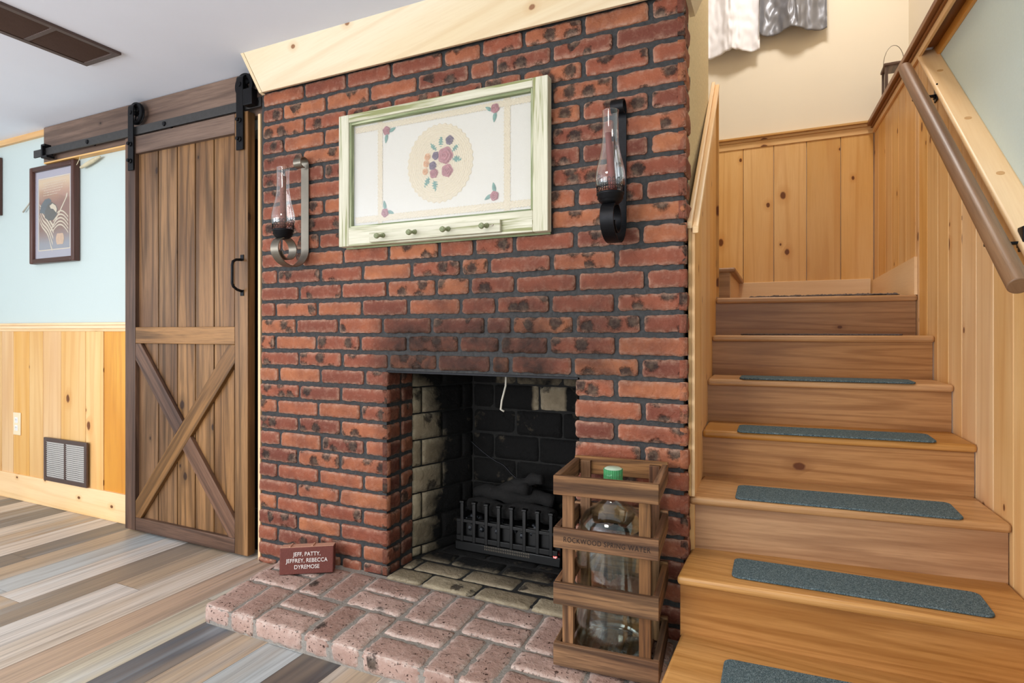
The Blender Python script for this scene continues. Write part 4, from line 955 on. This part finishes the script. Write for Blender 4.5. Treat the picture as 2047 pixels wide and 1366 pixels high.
# ------------------------------------------------------------------ partition left of the stairs
slope = lambda Y: 1.432+(Y-.05)*.83
TK = .017
def lwb(m, ya, yb, a, b_, za0, za1, zb0, zb1, tn_, g=2):
    m.hexa([(LW(ya)+a, ya, za0), (LW(ya)+b_, ya, za0), (LW(yb)+a, yb, zb0), (LW(yb)+b_, yb, zb0), (LW(ya)+a, ya, za1), (LW(ya)+b_, ya, za1), (LW(yb)+a, yb, zb1), (LW(yb)+b_, yb, zb1)], g, tn_)
m = MB()
for a, b_, tw_ in ((.056, .30, .5), (.302, .50, .6), (.502, .70, .45), (.702, .90, .55), (.902, 1.10, .5)):
    lwb(m, a, b_, -TK, 0, .3, slope(a)-.018, .3, slope(b_)-.018, (random.random(), tw_, 0))
struct(m.build('wall_partition', 'pine', bevel=.0015))
m = MB(); lwb(m, .040, .0555, -TK-.002, -.009, .530, 1.418, .530, 1.418, (.7, .2, 0)); lwb(m, .040, .0555, -.0085, .002, .530, 1.405, .530, 1.405, (.15, .6, 0)); lwb(m, 1.10, 1.118, -.02, .012, 1.245, 2.29, 1.245, 2.29, (.9, .0, 0)); struct(m.build('trim_7', 'pine', bevel=.001))
m = MB()
for x0, x1, dz, tn_ in ((-TK-.006, -.006, .016, (.3, .8, 0)), (-.006, .014, .0, (.55, .75, 0))):
    lwb(m, .034, 1.12, x0, x1, slope(.03)-.018+dz, slope(.03)+.006+dz, slope(1.11)-.018+dz, slope(1.11)+.006+dz, tn_, 1)
struct(m.build('trim_8', 'pine_pale', bevel=.003))
m = MB(); m.box((-.42, .121, 1.0), (-.300, .925, 4.4)); m.box((-.42, -.6, CEIL+.15), (-.300, .2, 4.4)); struct(m.build('wall_chimney_side', 'stucco'))

# ------------------------------------------------------------------ landing walls
m = MB(); m.box((-1.6, BACK, 1.0), (.9, BACK+.1, 4.5)); struct(m.build('wall_landing', 'cream_paint'))
m = MB(); m.box((.703, -.6, 2.30), (.80, BACK, 4.5)); struct(m.build('wall_upper_right', 'cream_paint'))
m = MB(); m.box((-1.6, -.6, 4.5), (.9, BACK+.1, 4.6)); m.box((-1.7, .925, 1.0), (-1.6, BACK+.1, 4.5)); m.box((-1.6, .825, 1.0), (-.42, .925, 4.5)); m.box((-.42, -.7, CEIL+.15), (.9, -.6, 4.5)); struct(m.build('wall_stairwell', 'cream_paint'))
bx_ = [-.72, -.55, -.378, -.209, -.026, .162, .35, .524]; m = MB()
for i in range(7): m.box((bx_[i]+.0015, BACK-.016, 1.24), (bx_[i+1]-.0015, BACK, 2.285), 2, (random.random(), [.5, .5, .75, .7, .6, .3, .55][i], 0))
struct(m.build('trim_9', 'pine', bevel=.002))
m = MB(); m.box((-.8, BACK-.028, 1.24), (RW(BACK)-.02, BACK-.0, 1.395), 0, (.2, .6, 0)); struct(m.build('baseboard_landing', 'pine_pale', bevel=.002))
m = MB(); m.box((-.8, BACK-.022, 2.275), (.525, BACK, 2.318), 0, (.6, .5, 0)); m.box((-.8, BACK-.030, 2.318), (.525, BACK, 2.335), 0, (.6, .3, 0)); m.box((-.8, BACK-.045, 2.335), (.53, BACK, 2.349), 0, (.9, .0, 0)); struct(m.build('trim_10', 'trim_stain' if False else 'pine', bevel=.002))
# right wall: pine boards to the ledge, then boards under the sloping cap
rs = [2.156, 2.02, 1.84, 1.67, 1.524, 1.371, 1.20, 1.141, 1.008, .86, .726, .576, .436, .290, .143, -.01, -.15, -.30, -.45, -.6, -.8, -1.0, -1.2]
zs = lambda Y: 2.292 if Y > 1.13 else 2.292-(1.13-Y)*.935
m = MB()
for i in range(len(rs)-1):
    y1_, y0_ = rs[i]-.003, rs[i+1]+.003
    z1a, z1b = min(2.28, zs(y0_)-.01), min(2.28, zs(y1_)-.01); zb = .003
    if z1a < .35: continue
    tn_ = (random.random(), random.uniform(.35, .75), 0)
    m.hexa([(RW(y0_), y0_, zb), (RW(y0_)+.02, y0_, zb), (RW(y1_), y1_, zb), (RW(y1_)+.02, y1_, zb), (RW(y0_), y0_, z1a), (RW(y0_)+.02, y0_, z1a), (RW(y1_), y1_, z1b), (RW(y1_)+.02, y1_, z1b)], 2, tn_)
struct(m.build('trim_11', 'pine', bevel=.002))
m = MB()
for i in range(len(rs)-1):
    y1_, y0_ = rs[i], rs[i+1]; z1a, z1b = min(2.27, zs(y0_)-.02), min(2.27, zs(y1_)-.02)
    if z1a > .35: m.hexa([(RW(y0_)+.006, y0_, .003), (RW(y0_)+.03, y0_, .003), (RW(y1_)+.006, y1_, .003), (RW(y1_)+.03, y1_, .003), (RW(y0_)+.006, y0_, z1a), (RW(y0_)+.03, y0_, z1a), (RW(y1_)+.006, y1_, z1b), (RW(y1_)+.03, y1_, z1b)], 2, (.5, .1, 0))
struct(m.build('trim_17', 'trim_stain'))
m = MB(); m.hexa([(RW(1.18)-.012, 1.16, 1.24), (RW(1.18), 1.16, 1.24), (RW(BACK)-.012, BACK-.03, 1.24), (RW(BACK), BACK-.03, 1.24), (RW(1.18)-.012, 1.16, 1.41), (RW(1.18), 1.16, 1.41), (RW(BACK)-.012, BACK-.03, 1.385), (RW(BACK), BACK-.03, 1.385)], 1, (.4, .9, 0)); struct(m.build('baseboard_stair', 'pine_pale'))
# sloping cap
m = MB(); ya, yc = 1.13, -1.0
def capx(Y, a, b_): return RW(Y)+a, RW(Y)+b_
pts = []
for Y in (yc, ya):
    pass
lo0, lo1 = capx(yc, -.014, .072); hi0, hi1 = capx(ya, -.014, .068)
m.hexa([(lo0, yc, zs(yc)-.004), (lo1, yc, zs(yc)-.004), (hi0, ya, zs(ya)-.004), (hi1, ya, zs(ya)-.004), (lo0, yc, zs(yc)+.024), (lo1, yc, zs(yc)+.024), (hi0, ya, zs(ya)+.024), (hi1, ya, zs(ya)+.024)], 1, (.47, .8, 0))
cp = struct(m.build('trim_12', 'pine_pale', bevel=.009, seg=4))
m = MB(); a0 = math.atan(.935)
for Y in (.95, .62, .33, .06): m.lathe([(0, .0), (.011, .0), (.011, .0012), (0, .0012)], 16, M=T(RW(Y)+.03, Y, zs(Y)+.0235) @ Matrix.Rotation(a0, 4, 'X'))
struct(m.build('trim_13', 'plug', cp))
# green wall behind the cap
m = MB(); m.hexa([(RW(-3)+.066, -3, 0), (RW(-3)+.17, -3, 0), (RW(1.16)+.066, 1.16, 0), (RW(1.16)+.17, 1.16, 0), (RW(-3)+.066, -3, 2.33), (RW(-3)+.17, -3, 2.33), (RW(1.16)+.066, 1.16, 2.33), (RW(1.16)+.17, 1.16, 2.33)]); struct(m.build('wall_right', 'sage_paint'))
# ledge and its trims
def along(m, ya, yb, a, b_, z0_, z1_, tn_):
    m.hexa([(RW(ya)+a, ya, z0_), (RW(ya)+b_, ya, z0_), (RW(yb)+a, yb, z0_), (RW(yb)+b_, yb, z0_), (RW(ya)+a, ya, z1_), (RW(ya)+b_, ya, z1_), (RW(yb)+a, yb, z1_), (RW(yb)+b_, yb, z1_)], 1, tn_)
m = MB(); along(m, -.6, BACK-.03, -.012, .0, 2.275, 2.318, (.3, .6, 0)); struct(m.build('trim_14', 'pine', bevel=.002))
m = MB(); along(m, -.6, BACK-.03, -.040, .2, 2.318, 2.345, (.3, .3, 0)); along(m, -.6, BACK-.03, -.022, -.012, 2.303, 2.318, (.6, .2, 0)); along(m, -.6, 1.09, .0, .055, 2.306, 2.318, (.8, .1, 0)); struct(m.build('trim_15', 'trim_stain', bevel=.003))
m = MB(); along(m, -.6, 1.15, .052, .066, 2.268, 2.318, (.2, .5, 0)); struct(m.build('trim_16', 'pine_amber', bevel=.002))

# handrail
HR = thing('wooden_handrail', (.55, .5, 1.2), 'round worn brown wooden handrail on dark brackets, sloping up the right side of the stairs', 'handrail')
hp0 = Vector((RW(-.09)-.068, -.10, 1.188)); hp1 = Vector((RW(1.07)-.066, 1.07, 2.228)); m = MB()
N = 24; pts = [hp0.lerp(hp1, i/N) for i in range(N+1)]
m.tube([hp0-(hp1-hp0).normalized()*0]+pts[1:-1]+[pts[-1]], [.0255]+[.026]*(N-1)+[.0245], 28, tn=(.3, .5, 0)); m.build('rail', 'rail_wood', HR, bevel=.003)
for f in (.155, .83):
    c_ = hp0.lerp(hp1, f); wx = RW(c_.y)
    m = MB(); m.box((wx-.006, c_.y-.02, c_.z-.055), (wx-.0005, c_.y+.02, c_.z+.012)); m.box((c_.x+.0, c_.y-.010, c_.z-.036), (wx-.006, c_.y+.010, c_.z-.028)); m.box((wx-.012, c_.y-.010, c_.z-.045), (wx-.006, c_.y+.010, c_.z-.028)); m.box((c_.x-.014, c_.y-.018, c_.z-.036), (c_.x+.014, c_.y+.018, c_.z-.026)); m.build('bracket', 'black_iron', HR, bevel=.002)
# lantern on the ledge
LN = thing('candle_lantern', (.60, 1.99, 2.345), 'small brown wooden lantern with wire handle, standing on the ledge at the landing corner', 'lantern')
lx0, lx1, ly0, ly1, lz0, lz1 = .548, .648, 1.90, 2.02, 2.346, 2.575
for x in (lx0, lx1-.014):
    for y in (ly0, ly1-.014): m = MB(); m.box((x, y, lz0+.02), (x+.014, y+.014, lz1), 2); m.build('post', 'header_wood', LN)
for a, b_ in ((lz0, lz0+.02), (lz1, lz1+.016)): m = MB(); m.box((lx0-.006, ly0-.006, a), (lx1+.006, ly1+.006, b_)); m.build('plate', 'header_wood', LN, bevel=.003)
m = MB(); m.box((lx0+.03, ly0+.035, lz1+.016), (lx1-.03, ly1-.035, lz1+.034)); m.build('vent_cap', 'header_wood', LN, bevel=.006)
for lo, hi in (((lx0+.014, ly0+.005, lz0+.02), (lx1-.014, ly0+.007, lz1)), ((lx0+.005, ly0+.014, lz0+.02), (lx0+.007, ly1-.014, lz1))): m = MB(); m.box(lo, hi); m.build('pane', 'sheet_glass', LN)
MB().lathe([(0, 0), (.024, 0), (.024, .11), (0, .112)], 20, c=(.598, 1.96, lz0+.02)).build('candle', 'white_plastic', LN, smooth=True)
m = MB(); m.tube([(lx0+.006, 1.96, lz1+.014)]+[(.598-.046*math.cos(a)*1.1, 1.96, lz1+.02+.115*math.sin(a)) for a in [PI*i/12 for i in range(13)]]+[(lx1-.006, 1.96, lz1+.014)], .0018, 6); m.build('wire_handle', 'pewter', LN)

# ------------------------------------------------------------------ curtains
def curtain(name, x0, x1, zb, label, mat, folds, amp, seed, hem):
    random.seed(seed); m = MB(); ph = random.random()*6
    def fn(a, b_):
        x = x0+(x1-x0)*a; z_ = zb+(4.1-zb)*b_; k = 1-b_
        w_ = math.sin(a*folds*2*PI+ph+.5*math.sin(a*5))
        y = BACK-.085-amp*w_*(.6+.4*k)-.010*mn.noise(Vector((a*9, b_*7, seed)))-.012*k*mn.noise(Vector((a*14, b_*22, seed+3)))
        zz = z_+(hem*math.sin(a*folds*PI+1.2)+.012*w_)*smst(.35, 0, b_) if b_ < .35 else z_
        return (x+.012*k*math.cos(a*folds*2*PI+ph), y, zz)
    m.grid(fn, 160, 90); return tag(m.build(name, mat, smooth=True, solid=.0015), label, 'curtain')
curtain('curtain', -.50, -.118, 2.900, 'white satin curtain hanging above the landing, nearest the chimney', 'curtain_white', 1.7, .024, 3, .004)
curtain('curtain', -.098, .262, 2.965, 'silver grey satin curtain with a scalloped hem, hanging right of the white one', 'curtain_grey', 1.5, .034, 9, .012)
m = MB(); m.tube([(-.9, BACK-.085, 4.09), (.45, BACK-.085, 4.09)], .012, 12)
for x in (-.85, .4): m.tube([(x, BACK-.085, 4.09), (x, BACK, 4.09)], .006, 8)
tag(m.build('curtain_rod', 'black_iron', smooth=True), 'black curtain rod above the landing curtains', 'curtain rod')
